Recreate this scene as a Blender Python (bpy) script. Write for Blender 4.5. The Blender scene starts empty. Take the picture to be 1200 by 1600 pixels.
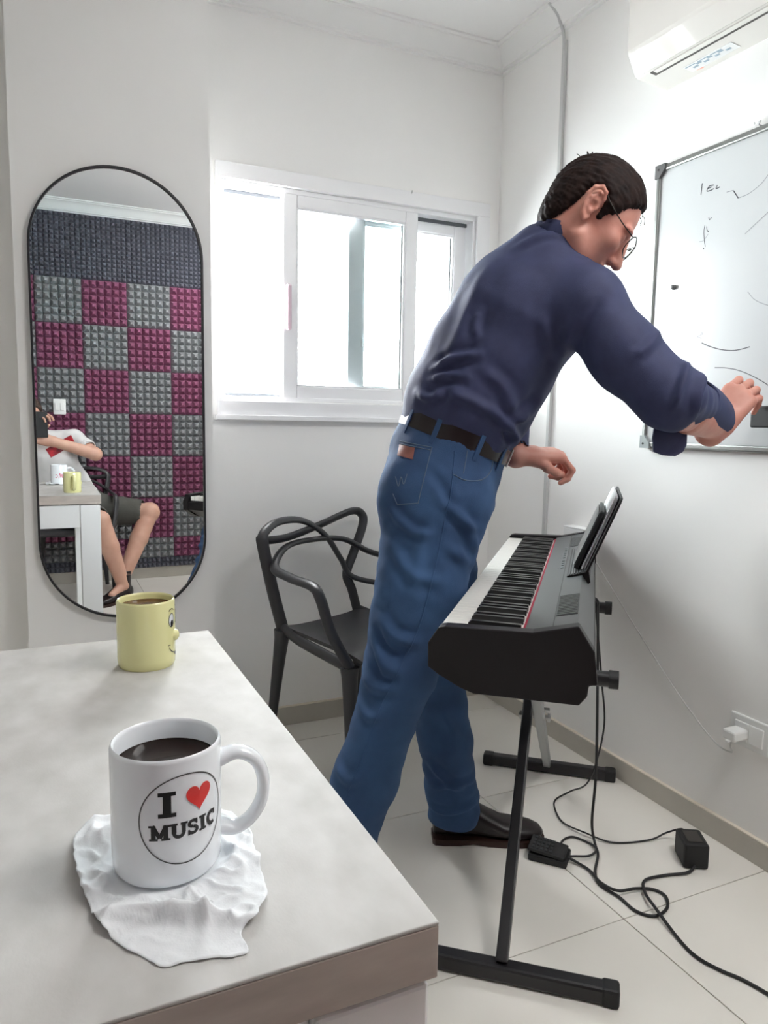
import bpy, bmesh, math, random
import numpy as np
from mathutils import Vector, Matrix, noise as mnoise
random.seed(7)
np.random.seed(7)
SC = bpy.context.scene
COL = SC.collection
PI = math.pi

# ------------------------------------------------------------------ camera
cam_data = bpy.data.cameras.new('camera')
cam = bpy.data.objects.new('camera', cam_data)
COL.objects.link(cam)
cam_data.sensor_fit = 'VERTICAL'
cam_data.sensor_height = 36.0
cam_data.lens = 36.0 * 1157.0 / 1600.0
cam_data.clip_start = 0.01
cam_data.clip_end = 400
_yaw, _pitch, _roll = math.radians(24.834), math.radians(6.785), math.radians(0.972)
_f0 = Vector((math.sin(_yaw), math.cos(_yaw), 0)); _r0 = Vector((math.cos(_yaw), -math.sin(_yaw), 0)); _u0 = Vector((0, 0, 1))
_fw = _f0 * math.cos(_pitch) - _u0 * math.sin(_pitch)
_up = _u0 * math.cos(_pitch) + _f0 * math.sin(_pitch)
_r = _r0 * math.cos(_roll) + _up * math.sin(_roll)
_u = _up * math.cos(_roll) - _r0 * math.sin(_roll)
_m = Matrix((_r, _u, -_fw)).transposed().to_4x4()
_m.translation = (0, 0, 1.10)
cam.matrix_world = _m
SC.camera = cam

# ------------------------------------------------------------------ world, light, exposure
W = bpy.data.worlds.new('daylight')
SC.world = W
W.use_nodes = True
_bg = W.node_tree.nodes['Background']
_bg.inputs['Color'].default_value = (0.98, 0.99, 1.0, 1)
_bg.inputs['Strength'].default_value = 12.0
# the window is the only opening: a portal tells the renderer where the sky comes in
_pl = bpy.data.lights.new('window_portal', 'AREA')
_pl.shape = 'RECTANGLE'; _pl.size = 1.0; _pl.size_y = 0.74
_pl.cycles.is_portal = True
_po = bpy.data.objects.new('window_portal', _pl)
COL.objects.link(_po)
_po.location = (1.05, 2.70, 1.53)
_po.rotation_euler = (-PI / 2, 0, 0)
SC.view_settings.view_transform = 'Standard'
SC.view_settings.look = 'None'
SC.view_settings.exposure = 1.86
SC.view_settings.gamma = 1.0
SC.view_settings.use_curve_mapping = False
SC.cycles.max_bounces = 14
SC.cycles.diffuse_bounces = 10
SC.cycles.glossy_bounces = 6
SC.cycles.transparent_max_bounces = 12
SC.cycles.caustics_reflective = False
SC.cycles.caustics_refractive = False
SC.cycles.sample_clamp_indirect = 12.0
try:
    SC.cycles.use_denoising = True
except Exception:
    pass

# ------------------------------------------------------------------ helpers
MATS = {}
def mat(name, color, rough=0.5, metallic=0.0, spec=0.5, var=0.0, vscale=20.0, bump=0.0, bscale=80.0, coat=0.0,
        color2=None, stretch=None, detail=4.0, sub=0.0, subcol=None, alpha=1.0, sheen=0.0, trans=0.0):
    m = bpy.data.materials.new(name); m.use_nodes = True
    nt = m.node_tree; b = nt.nodes['Principled BSDF']
    c = tuple(color) + (1,)
    b.inputs['Base Color'].default_value = c
    b.inputs['Roughness'].default_value = rough
    b.inputs['Metallic'].default_value = metallic
    b.inputs['Specular IOR Level'].default_value = spec
    if coat: b.inputs['Coat Weight'].default_value = coat; b.inputs['Coat Roughness'].default_value = 0.05
    if sub:
        b.inputs['Subsurface Weight'].default_value = sub
        b.inputs['Subsurface Radius'].default_value = subcol or (0.012, 0.005, 0.003)
        b.inputs['Subsurface Scale'].default_value = 1.0
    if sheen: b.inputs['Sheen Weight'].default_value = sheen; b.inputs['Sheen Roughness'].default_value = 0.5; b.inputs['Sheen Tint'].default_value = (0.25, 0.50, 1.0, 1)
    if trans: b.inputs['Transmission Weight'].default_value = trans
    tc = nt.nodes.new('ShaderNodeTexCoord')
    src = tc.outputs['Object']
    if stretch:
        mp = nt.nodes.new('ShaderNodeMapping'); mp.inputs['Scale'].default_value = stretch
        nt.links.new(src, mp.inputs['Vector']); src = mp.outputs['Vector']
    if var > 0 or color2:
        n = nt.nodes.new('ShaderNodeTexNoise'); n.inputs['Scale'].default_value = vscale; n.inputs['Detail'].default_value = detail
        nt.links.new(src, n.inputs['Vector'])
        r = nt.nodes.new('ShaderNodeValToRGB')
        r.color_ramp.elements[0].position = 0.3; r.color_ramp.elements[1].position = 0.7
        if color2:
            r.color_ramp.elements[0].color = tuple(color2) + (1,); r.color_ramp.elements[1].color = c
        else:
            r.color_ramp.elements[0].color = tuple(x * (1 - var) for x in color) + (1,)
            r.color_ramp.elements[1].color = tuple(min(1, x * (1 + var)) for x in color) + (1,)
        nt.links.new(n.outputs['Fac'], r.inputs['Fac']); nt.links.new(r.outputs['Color'], b.inputs['Base Color'])
    if bump > 0:
        n2 = nt.nodes.new('ShaderNodeTexNoise'); n2.inputs['Scale'].default_value = bscale; n2.inputs['Detail'].default_value = 3.0
        nt.links.new(src, n2.inputs['Vector'])
        bp = nt.nodes.new('ShaderNodeBump'); bp.inputs['Strength'].default_value = bump; bp.inputs['Distance'].default_value = 0.002
        nt.links.new(n2.outputs['Fac'], bp.inputs['Height']); nt.links.new(bp.outputs['Normal'], b.inputs['Normal'])
    MATS[name] = m
    return m

def glass_mat(name, tint, refl=1.0):
    m = bpy.data.materials.new(name); m.use_nodes = True
    nt = m.node_tree; nt.nodes.clear()
    out = nt.nodes.new('ShaderNodeOutputMaterial'); mix = nt.nodes.new('ShaderNodeMixShader')
    t = nt.nodes.new('ShaderNodeBsdfTransparent'); t.inputs['Color'].default_value = tuple(tint) + (1,)
    g = nt.nodes.new('ShaderNodeBsdfGlossy'); g.inputs['Roughness'].default_value = 0.01
    fr = nt.nodes.new('ShaderNodeFresnel'); fr.inputs['IOR'].default_value = 1.45
    nt.links.new(fr.outputs['Fac'], mix.inputs['Fac']); nt.links.new(t.outputs[0], mix.inputs[1]); nt.links.new(g.outputs[0], mix.inputs[2])
    nt.links.new(mix.outputs[0], out.inputs['Surface'])
    MATS[name] = m
    return m

def smooth_by_angle(me, deg):
    me.polygons.foreach_set('use_smooth', [True] * len(me.polygons))
    bm = bmesh.new(); bm.from_mesh(me)
    lim = math.radians(deg)
    for e in bm.edges:
        if len(e.link_faces) == 2 and e.calc_face_angle(0) > lim: e.smooth = False
    bm.to_mesh(me); bm.free()

def mesh(name, verts, faces, m=None, smooth=None):
    me = bpy.data.meshes.new(name)
    me.from_pydata([tuple(v) for v in verts], [], [tuple(f) for f in faces])
    me.update()
    if m is not None: me.materials.append(MATS[m] if isinstance(m, str) else m)
    if smooth is not None:
        if smooth >= 180: me.polygons.foreach_set('use_smooth', [True] * len(me.polygons))
        else: smooth_by_angle(me, smooth)
    return me

def link(name, me, parent=None, loc=None, rotz=None, rot=None):
    o = bpy.data.objects.new(name, me); COL.objects.link(o)
    if parent is not None: o.parent = parent
    if loc is not None: o.location = loc
    if rotz is not None: o.rotation_euler = (0, 0, rotz)
    if rot is not None: o.rotation_euler = rot
    return o

def thing(name, label, cat, loc=(0, 0, 0), rotz=0, group=None):
    o = bpy.data.objects.new(name, None); COL.objects.link(o)
    o.empty_display_size = 0.05
    o.location = loc; o.rotation_euler = (0, 0, rotz)
    o['label'] = label; o['category'] = cat
    if group: o['group'] = group
    return o

def tag(o, label, cat, group=None):
    o['label'] = label; o['category'] = cat
    if group: o['group'] = group
    return o

def struct(o, label=None):
    o['kind'] = 'structure'
    if label: o['label'] = label
    return o

class MB:
    """collects shapes, then becomes one mesh"""
    def __init__(s): s.v = []; s.f = []
    def add(s, verts, faces):
        n = len(s.v); s.v += [tuple(v) for v in verts]; s.f += [tuple(i + n for i in f) for f in faces]; return s
    def box(s, c, d, bevel=0.0, M=None, seg=2):
        if bevel <= 0:
            x, y, z = d[0] / 2, d[1] / 2, d[2] / 2
            vs = [(a, b, e) for a in (-x, x) for b in (-y, y) for e in (-z, z)]
            fs = [(0, 1, 3, 2), (4, 6, 7, 5), (0, 4, 5, 1), (2, 3, 7, 6), (0, 2, 6, 4), (1, 5, 7, 3)]
        else:
            bm = bmesh.new(); bmesh.ops.create_cube(bm, size=1.0)
            bmesh.ops.scale(bm, vec=d, verts=bm.verts)
            bmesh.ops.bevel(bm, geom=bm.edges[:], offset=min(bevel, min(d) * 0.49), segments=seg, affect='EDGES', profile=0.5)
            bm.verts.index_update()
            vs = [v.co.copy() for v in bm.verts]; fs = [[v.index for v in f.verts] for f in bm.faces]; bm.free()
        T = Matrix.Translation(c) @ (M.to_4x4() if M is not None else Matrix.Identity(4))
        return s.add([T @ Vector(v) for v in vs], fs)
    def bx(s, x0, x1, y0, y1, z0, z1, bevel=0.0):
        return s.box(((x0 + x1) / 2, (y0 + y1) / 2, (z0 + z1) / 2), (abs(x1 - x0), abs(y1 - y0), abs(z1 - z0)), bevel)
    def tube(s, pts, r, n=10, closed=False, cap=True, flat=None, upv=None):
        P = [Vector(p) for p in pts]; N = len(P)
        R = r if isinstance(r, (list, tuple, np.ndarray)) else [r] * N
        rings = []; prev = None
        for i in range(N):
            if closed: t = (P[(i + 1) % N] - P[i - 1])
            else: t = P[min(i + 1, N - 1)] - P[max(i - 1, 0)]
            t.normalize()
            if upv is not None:
                a = Vector(upv).cross(t)
                if a.length < 1e-4: a = t.orthogonal()
                a.normalize()
            elif prev is None: a = t.orthogonal().normalized()
            else:
                a = prev - t * prev.dot(t)
                a = a.normalized() if a.length > 1e-6 else t.orthogonal().normalized()
            prev = a; b = t.cross(a)
            fa, fb = (1, 1) if flat is None else flat
            rings.append([P[i] + (a * math.cos(2 * PI * k / n) * fa + b * math.sin(2 * PI * k / n) * fb) * R[i] for k in range(n)])
        vs = [v for rg in rings for v in rg]; fs = []
        L = N if closed else N - 1
        for i in range(L):
            j = (i + 1) % N
            for k in range(n): fs.append((i * n + k, i * n + (k + 1) % n, j * n + (k + 1) % n, j * n + k))
        if cap and not closed:
            fs.append(tuple(range(n - 1, -1, -1))); fs.append(tuple((N - 1) * n + k for k in range(n)))
        return s.add(vs, fs)
    def cyl(s, p0, p1, r, n=20, r1=None): return s.tube([p0, p1], [r, r if r1 is None else r1], n)
    def lathe(s, prof, n=48, c=(0, 0, 0), closed=False):
        vs = []; fs = []; K = len(prof)
        for i in range(n):
            a = 2 * PI * i / n
            for (r, z) in prof: vs.append((c[0] + r * math.cos(a), c[1] + r * math.sin(a), c[2] + z))
        for i in range(n):
            j = (i + 1) % n
            for k in range(K - 1): fs.append((i * K + k, j * K + k, j * K + k + 1, i * K + k + 1))
        return s.add(vs, fs)
    def prism(s, poly, axis, a0, a1):
        """poly: 2D points; extruded along axis from a0 to a1. axis x: (y,z); y: (x,z); z: (x,y)"""
        def P(p, a): return {'x': (a, p[0], p[1]), 'y': (p[0], a, p[1]), 'z': (p[0], p[1], a)}[axis]
        n = len(poly); vs = [P(p, a0) for p in poly] + [P(p, a1) for p in poly]
        fs = [tuple(range(n))[::-1], tuple(range(n, 2 * n))] + [(i, (i + 1) % n, n + (i + 1) % n, n + i) for i in range(n)]
        return s.add(vs, fs)
    def sweep_profile(s, prof, axis, a0, a1): return s.prism(prof, axis, a0, a1)
    def mesh(s, name, m, smooth=None, fix=True):
        me = mesh(name, s.v, s.f, m)
        if fix:
            bm = bmesh.new(); bm.from_mesh(me); bmesh.ops.recalc_face_normals(bm, faces=bm.faces); bm.to_mesh(me); bm.free()
        if smooth is not None:
            if smooth >= 180: me.polygons.foreach_set('use_smooth', [True] * len(me.polygons))
            else: smooth_by_angle(me, smooth)
        return me
    def build(s, name, m, parent=None, smooth=None, loc=None, fix=True):
        return link(name, s.mesh(name, m, smooth, fix), parent, loc)

def crom(pts, sub=8, closed=False):
    P = [Vector(p) for p in pts]; N = len(P); out = []
    rng = range(N) if closed else range(N - 1)
    for i in rng:
        if closed: p0, p1, p2, p3 = P[i - 1], P[i], P[(i + 1) % N], P[(i + 2) % N]
        else:
            p1, p2 = P[i], P[i + 1]
            p0 = P[i - 1] if i > 0 else p1 * 2 - p2
            p3 = P[i + 2] if i + 2 < N else p2 * 2 - p1
        for k in range(sub):
            t = k / sub
            out.append(0.5 * ((2 * p1) + (p2 - p0) * t + (2 * p0 - 5 * p1 + 4 * p2 - p3) * t * t + (3 * p1 - p0 - 3 * p2 + p3) * t ** 3))
    if not closed: out.append(P[-1].copy())
    return out

def strip2d(pts, w):
    """flat ribbon of width w along 2D points -> verts2d, faces"""
    n = len(pts); V = []; F = []
    W_ = w if isinstance(w, (list, tuple)) else [w] * n
    for i in range(n):
        a = Vector(pts[max(i - 1, 0)]).to_2d(); b = Vector(pts[min(i + 1, n - 1)]).to_2d()
        t = (b - a).normalized(); nn = Vector((-t.y, t.x)); p = Vector(pts[i]).to_2d()
        V += [p + nn * W_[i] / 2, p - nn * W_[i] / 2]
    for i in range(n - 1): F.append((2 * i, 2 * i + 1, 2 * i + 3, 2 * i + 2))
    return V, F

# ------------------------------------------------------------------ materials
mat('wall_paint', (0.85, 0.845, 0.828), 0.6, var=0.012, vscale=3, bump=0.12, bscale=60)
mat('ceiling_paint', (0.86, 0.86, 0.85), 0.7)
mat('cornice_plaster', (0.83, 0.83, 0.815), 0.55)
mat('porcelain', (0.82, 0.795, 0.74), 0.12, spec=0.5, color2=(0.76, 0.735, 0.68), vscale=2.5, detail=6)
mat('grout', (0.24, 0.22, 0.19), 0.9)
mat('skirting_stone', (0.47, 0.445, 0.395), 0.4, var=0.05, vscale=9)
mat('skirting_edge', (0.72, 0.66, 0.56), 0.5)
mat('pvc', (0.82, 0.82, 0.83), 0.3)
mat('pvc_handle_flare', (0.60, 0.46, 0.52), 0.35)  # grey plastic with the pink tint of lens flare mixed into its colour
mat('gasket', (0.12, 0.13, 0.14), 0.6)
glass_mat('pane_glass', (0.93, 0.97, 0.97))
mat('mirror_silver', (0.90, 0.91, 0.92), 0.0, metallic=1.0)
mat('black_metal', (0.018, 0.018, 0.02), 0.38)
mat('laminate', (0.56, 0.55, 0.535), 0.62, spec=0.3, color2=(0.45, 0.44, 0.42), vscale=16, stretch=(1.6, 1.0, 1.0), detail=12, bump=0.05, bscale=300)
mat('laminate_edge', (0.54, 0.48, 0.43), 0.5, color2=(0.42, 0.37, 0.33), vscale=14, stretch=(1.0, 1.0, 4.0), detail=9)
mat('white_lacquer', (0.82, 0.83, 0.83), 0.28)
mat('white_ceramic', (0.84, 0.87, 0.90), 0.10, coat=0.3)
mat('yellow_ceramic', (0.76, 0.74, 0.38), 0.12, coat=0.3)
mat('coffee', (0.012, 0.005, 0.003), 0.08, spec=0.2)
mat('milky_coffee', (0.10, 0.045, 0.016), 0.1, spec=0.3)
mat('print_black', (0.012, 0.011, 0.012), 0.3)
mat('print_red', (0.75, 0.035, 0.03), 0.3)
mat('print_pink', (0.62, 0.08, 0.16), 0.3)
mat('print_grey', (0.07, 0.07, 0.07), 0.3)
mat('tissue', (0.76, 0.78, 0.80), 0.9, bump=0.12, bscale=500)
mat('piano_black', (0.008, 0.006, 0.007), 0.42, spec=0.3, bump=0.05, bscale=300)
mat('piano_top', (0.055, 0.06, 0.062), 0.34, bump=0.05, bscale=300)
mat('ivory_key', (0.78, 0.765, 0.72), 0.22)
mat('ebony_key', (0.010, 0.010, 0.011), 0.30)
mat('red_felt', (0.38, 0.03, 0.06), 0.9)
mat('grille', (0.02, 0.022, 0.024), 0.55)
mat('button_grey', (0.16, 0.17, 0.17), 0.5)
mat('stand_black', (0.012, 0.011, 0.013), 0.35)
mat('stand_grey', (0.34, 0.355, 0.36), 0.35, metallic=0.5)
mat('steel', (0.5, 0.5, 0.5), 0.3, metallic=1.0)
mat('rubber', (0.010, 0.010, 0.011), 0.6)
mat('cable_black', (0.012, 0.012, 0.013), 0.5)
mat('cable_white', (0.55, 0.55, 0.54), 0.5)
mat('white_plastic', (0.78, 0.79, 0.78), 0.32)
mat('ac_plastic', (0.68, 0.655, 0.62), 0.22)
mat('ac_gloss', (0.68, 0.655, 0.62), 0.06, coat=0.5)
mat('ac_slot', (0.05, 0.045, 0.04), 0.6)
mat('sticker', (0.74, 0.74, 0.74), 0.5)
mat('sticker_blue', (0.30, 0.38, 0.45), 0.5)
mat('sticker_red', (0.85, 0.30, 0.20), 0.5)
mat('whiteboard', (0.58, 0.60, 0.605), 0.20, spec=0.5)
mat('board_frame', (0.30, 0.31, 0.30), 0.3, metallic=0.8)
mat('board_corner', (0.10, 0.10, 0.10), 0.5)
mat('board_corner_grey', (0.30, 0.33, 0.33), 0.5)
mat('marker_ink', (0.05, 0.05, 0.06), 0.5)
mat('marker_faint', (0.27, 0.28, 0.30), 0.5)
mat('chair_plastic', (0.035, 0.035, 0.038), 0.38, bump=0.04, bscale=400)
mat('foam_grey', (0.25, 0.26, 0.27), 0.95, bump=0.3, bscale=700)
mat('foam_purple', (0.25, 0.08, 0.15), 0.95, bump=0.3, bscale=700)
mat('foam_dark', (0.12, 0.125, 0.155), 0.95, bump=0.3, bscale=700)
mat('conduit_plastic', (0.55, 0.56, 0.555), 0.4)
mat('house_wall', (0.55, 0.72, 0.78), 0.8)

# ================================================================== THE ROOM
XL, XR, YF, YB, ZC = -1.30, 1.627, -0.56, 2.51, 2.475
def quadwall(name, boxes, m='wall_paint'):
    b = MB()
    for bb in boxes: b.bx(*bb)
    return struct(b.build(name, m))
WT = 0.20
# window hole x .555-1.545, z 1.172-1.885
wx0, wx1, wz0, wz1 = 0.555, 1.530, 1.172, 1.885
quadwall('wall_back', [(XL - WT, wx0, YB, YB + WT, -0.1, ZC + 0.1), (wx1, XR + WT, YB, YB + WT, -0.1, ZC + 0.1),
                       (wx0, wx1, YB, YB + WT, -0.1, wz0), (wx0, wx1, YB, YB + WT, wz1, ZC + 0.1)])
quadwall('wall_right', [(XR, XR + WT, YF - WT, YB, -0.1, ZC + 0.1)])
quadwall('wall_left', [(XL - WT, XL, YF - WT, YB, -0.1, ZC + 0.1)])
wall_front = quadwall('wall_front', [(XL, XR, YF - WT, YF, -0.1, ZC + 0.1)])
quadwall('wall_pillar', [(-0.054, 0.500, 2.40, YB, 0, ZC)])
struct(MB().bx(XL, XR, YF, YB, ZC, ZC + 0.1).build('ceiling', 'ceiling_paint'))

# floor: grout bed with big porcelain tiles laid proud of it
floor = struct(MB().bx(XL, XR, YF, YB, -0.1, -0.0035).build('floor', 'grout'))
TP = 0.592; G = 0.0026
xs = [1.157 + k * TP for k in range(-5, 2)]; ys = [1.175 + k * TP for k in range(-3, 3)]
for i in range(-1, len(xs)):
    for j in range(-1, len(ys)):
        x0 = xs[i] if i >= 0 else XL; x1 = xs[i + 1] if i + 1 < len(xs) else XR
        y0 = ys[j] if j >= 0 else YF; y1 = ys[j + 1] if j + 1 < len(ys) else YB
        x0, x1, y0, y1 = max(x0, XL), min(x1, XR), max(y0, YF), min(y1, YB)
        if x1 - x0 < 0.01 or y1 - y0 < 0.01: continue
        MB().bx(x0 + G / 2, x1 - G / 2, y0 + G / 2, y1 - G / 2, -0.0036, 0.0, 0.0006).build('tile', 'porcelain', floor)

# skirting
def skirting(name, box, axis):
    b = MB().bx(*box, 0.0015); o = struct(b.build(name, 'skirting_stone'))
    x0, x1, y0, y1, z0, z1 = box
    MB().bx(x0, x1, y0, y1, z1, z1 + 0.004, 0.001).build('top_edge', 'skirting_edge', o)
skirting('baseboard_back', (0.500, XR - 0.012, YB - 0.012, YB, 0, 0.068), 'x')
skirting('baseboard_right', (XR - 0.012, XR, YF + 0.012, YB, 0, 0.064), 'y')
skirting('baseboard_pillar', (-0.054, 0.512, 2.388, 2.40, 0, 0.068), 'x')
skirting('baseboard_front', (XL, XR - 0.012, YF, YF + 0.012, 0, 0.072), 'x')
skirting('baseboard_left', (XL, XL + 0.012, YF + 0.012, YB, 0, 0.068), 'y')

# crown moulding: stepped plaster profile, (out from wall, down from ceiling)
prof = [(0, 0), (0.085, 0), (0.085, 0.006), (0.074, 0.009), (0.074, 0.014), (0.068, 0.016), (0.055, 0.022), (0.040, 0.034), (0.030, 0.048), (0.022, 0.056), (0.022, 0.061), (0.010, 0.064), (0.010, 0.070), (0, 0.072)]
def cornice(name, axis, a0, a1, base, sgn):
    b = MB().prism([(base + sgn * p[0], ZC - p[1]) for p in prof], axis, a0, a1)
    return struct(b.build(name, 'cornice_plaster', None, 30))
cornice('trim_1', 'x', 0.500, XR, YB, -1)
cornice('trim_2', 'y', YF, YB, XR, -1)
cornice('trim_3', 'x', XL, XR, YF, 1)
cornice('trim_4', 'y', YF, YB, XL, 1)
cornice('trim_5', 'x', -0.054, 0.500, 2.40, -1)

# ------------------------------------------------------------------ window
win = bpy.data.objects.new('window_1', None); COL.objects.link(win); win.location = (wx0, YB, wz0); struct(win)
def wpart(name, boxes, m, parent=win, bevel=0.002):
    b = MB()
    for (x0, x1, y0, y1, z0, z1) in boxes: b.bx(x0 - wx0, x1 - wx0, y0 - YB, y1 - YB, z0 - wz0, z1 - wz0, bevel)
    return b.build(name, m, parent)
# room-side casing
wpart('casing', [(0.538, 1.582, YB - 0.012, YB, 1.885, 1.935), (0.538, 1.582, YB - 0.016, YB, 1.118, 1.170), (0.538, 0.556, YB - 0.012, YB, 1.170, 1.885), (1.526, 1.582, YB - 0.012, YB, 1.170, 1.885)], 'pvc')
wpart('casing_sill', [(0.530, 1.590, YB - 0.030, YB, 1.105, 1.122)], 'pvc')
# fixed outer frame lining the hole
wpart('outer_frame', [(0.555, 1.530, YB + 0.005, YB + 0.13, 1.868, 1.885), (0.555, 1.530, YB + 0.005, YB + 0.13, 1.172, 1.186), (0.555, 0.568, YB + 0.005, YB + 0.13, 1.186, 1.868), (1.516, 1.530, YB + 0.005, YB + 0.13, 1.186, 1.868)], 'pvc')
wpart('track', [(0.568, 1.516, YB + 0.052, YB + 0.058, 1.186, 1.198), (0.568, 1.516, YB + 0.052, YB + 0.058, 1.856, 1.868)], 'gasket', bevel=0)
def sash(x0, x1, z0, z1, y0, y1, stile, top):
    s = wpart('sash', [(x0, x0 + stile, y0, y1, z0, z1), (x1 - stile, x1, y0, y1, z0, z1), (x0 + stile, x1 - stile, y0, y1, z1 - top, z1), (x0 + stile, x1 - stile, y0, y1, z0, z0 + top)], 'pvc', bevel=0.004)
    e = 0.006; ym = (y0 + y1) / 2
    gx0, gx1, gz0, gz1 = x0 + stile, x1 - stile, z0 + top, z1 - top
    wpart('glazing_bead', [(gx0, gx0 + e, y0 + 0.004, ym, gz0, gz1), (gx1 - e, gx1, y0 + 0.004, ym, gz0, gz1), (gx0 + e, gx1 - e, y0 + 0.004, ym, gz1 - e, gz1), (gx0 + e, gx1 - e, y0 + 0.004, ym, gz0, gz0 + e)], 'pvc', s, bevel=0.001)
    wpart('gasket', [(gx0 + e, gx0 + e + 0.003, ym - 0.004, ym, gz0 + e, gz1 - e), (gx1 - e - 0.003, gx1 - e, ym - 0.004, ym, gz0 + e, gz1 - e)], 'gasket', s, bevel=0)
    wpart('pane', [(gx0, gx1, ym, ym + 0.004, gz0, gz1)], 'pane_glass', s, bevel=0)
    return s
s1 = sash(0.770, 1.284, 1.180, 1.874, YB + 0.008, YB + 0.050, 0.050, 0.046)
wpart('handle', [(0.780, 0.797, YB - 0.010, YB + 0.008, 1.415, 1.570)], 'pvc_handle_flare', s1, bevel=0.006)
s2 = sash(1.030, 1.530, 1.184, 1.870, YB + 0.060, YB + 0.105, 0.062, 0.050)
wpart('latch', [(1.085, 1.095, YB + 0.050, YB + 0.060, 1.38, 1.41)], 'steel', s2, bevel=0.002)

# small nail left in the wall above the window
tag(MB().tube([(1.245, YB + 0.004, 1.925), (1.245, YB - 0.014, 1.929), (1.245, YB - 0.016, 1.937)], 0.0018, 6).build('nail', 'steel'), 'small bent nail stuck above the sliding window', 'nail')

# pale low building far outside, behind the glass
hb = thing('neighbour_building', 'pale blue building washed out by daylight outside window', 'building', (9, 22, -6))
MB().bx(-6, 6, 0, 6, 0, 8.1).build('wall', 'house_wall', hb)
MB().bx(-6.3, 6.3, -0.3, 6.3, 8.1, 8.3).build('roof', 'pvc', hb)

# ------------------------------------------------------------------ foam wall behind the camera
def foam_mesh(name, w, h, nx, nz, d, m):
    b = MB(); V = []; F = []
    pw, ph = w / nx, h / nz; base = 0.018
    def idx(v): V.append(v); return len(V) - 1
    grid = [[idx((i * pw, base, j * ph)) for j in range(nz + 1)] for i in range(nx + 1)]
    for i in range(nx):
        for j in range(nz):
            t = 0.16
            a = [idx(((i + p) * pw, d, (j + q) * ph)) for p, q in ((.5 - t, .5 - t), (.5 + t, .5 - t), (.5 + t, .5 + t), (.5 - t, .5 + t))]
            g = [grid[i][j], grid[i + 1][j], grid[i + 1][j + 1], grid[i][j + 1]]
            F.append((a[3], a[2], a[1], a[0]))
            for k in range(4): F.append((g[k], a[k], a[(k + 1) % 4], g[(k + 1) % 4]))
    c = [idx(v) for v in ((0, 0, 0), (w, 0, 0), (w, 0, h), (0, 0, h))]
    F.append((c[0], c[1], grid[nx][0], grid[0][0])); F.append((c[3], grid[0][nz], grid[nx][nz], c[2]))
    F.append((c[0], grid[0][0], grid[0][nz], c[3])); F.append((c[1], c[2], grid[nx][nz], grid[nx][0]))
    # side strips use the long border edges; fill with fans
    return MB().add(V, F).mesh(name, m)
FW, FH = 0.279, 0.2865
fg = foam_mesh('foam_grey_tile', FW - .002, FH - .002, 6, 6, 0.050, 'foam_grey')
fp = foam_mesh('foam_purple_tile', FW - .002, FH - .002, 6, 6, 0.050, 'foam_purple')
fd = foam_mesh('foam_dark_tile', FW - .001, 0.2005, 9, 7, 0.040, 'foam_dark')
fd2 = foam_mesh('foam_dark_strip', FW - .001, 0.070, 9, 2, 0.040, 'foam_dark')
hg = foam_mesh('foam_grey_half', FW - .002, FH / 2 - .002, 6, 3, 0.050, 'foam_grey')
hp = foam_mesh('foam_purple_half', FW - .002, FH / 2 - .002, 6, 3, 0.050, 'foam_purple')
fx0 = -0.009 - 4 * FW
for i in range(10):
    x = fx0 + i * FW
    if x + FW > XR + 0.02: continue
    for j in range(6):
        z = 2.0 - (j + 1) * FH
        link('foam_tile', fg if (i + j) % 2 == 0 else fp, wall_front, (x, YF + 0.001, z))
    link('foam_tile', hg if i % 2 == 0 else hp, wall_front, (x, YF + 0.001, 0.146))
    link('foam_tile', fd2, wall_front, (x, YF + 0.001, 0.075))
    for k in range(2): link('foam_tile', fd, wall_front, (x, YF + 0.001, 2.0 + k * 0.2015))
# light switch on the foam
sw = thing('light_switch', 'white light switch plate on purple and grey foam wall', 'switch', (0.115, YF + 0.052, 1.175))
MB().box((0, 0.005, 0), (0.075, 0.010, 0.100), 0.004).build('plate', 'white_plastic', sw)
for dx in (-0.016, 0.016): MB().box((dx, 0.012, 0), (0.024, 0.008, 0.05), 0.002).build('rocker', 'white_plastic', sw)
MB().box((0, -0.026, 0), (0.055, 0.050, 0.08), 0).build('back_box', 'white_plastic', sw)

# ------------------------------------------------------------------ wall mirror
mr = thing('wall_mirror', 'tall pill-shaped wall mirror with thin black frame', 'mirror', (0.227, 2.40, 0.488))
def stadium(w, h, n=40, inset=0.0):
    r = w / 2 - inset; cz0 = w / 2; cz1 = h - w / 2
    return [(r * math.cos(PI + PI * k / n), cz0 + r * math.sin(PI + PI * k / n)) for k in range(n + 1)] + [(r * math.cos(PI * k / n), cz1 + r * math.sin(PI * k / n)) for k in range(n + 1)]
oo, ii = stadium(0.490, 1.343), stadium(0.490, 1.343, inset=0.006)
n = len(oo); V = []; F = []
for (po, y) in ((oo, -0.001), (oo, -0.022), (ii, -0.022), (ii, -0.001)): V += [(p[0], y, p[1]) for p in po]
for k in range(4):
    for i in range(n): F.append((k * n + i, k * n + (i + 1) % n, ((k + 1) % 4) * n + (i + 1) % n, ((k + 1) % 4) * n + i))
MB().add(V, F).build('frame', 'black_metal', mr, 40)
MB().prism(stadium(0.490, 1.343, inset=0.0062), 'y', -0.015, -0.003).build('glass', 'mirror_silver', mr, 40)

# ------------------------------------------------------------------ vertical conduit on the right wall
cd = thing('cable_conduit', 'thin white cable conduit running up the right wall', 'conduit', (XR, 2.137, 0.07))
MB().box((-0.006, 0, 1.15), (0.012, 0.016, 2.30), 0.002).build('trunking', 'conduit_plastic', cd)
MB().tube(crom([(-0.010, 0, 2.27), (-0.012, 0.002, 2.32), (-0.026, 0.002, 2.35), (-0.042, 0.0, 2.375), (-0.080, -0.004, 2.400)]), 0.0055, 8).build('cable', 'conduit_plastic', cd, 60)

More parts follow.
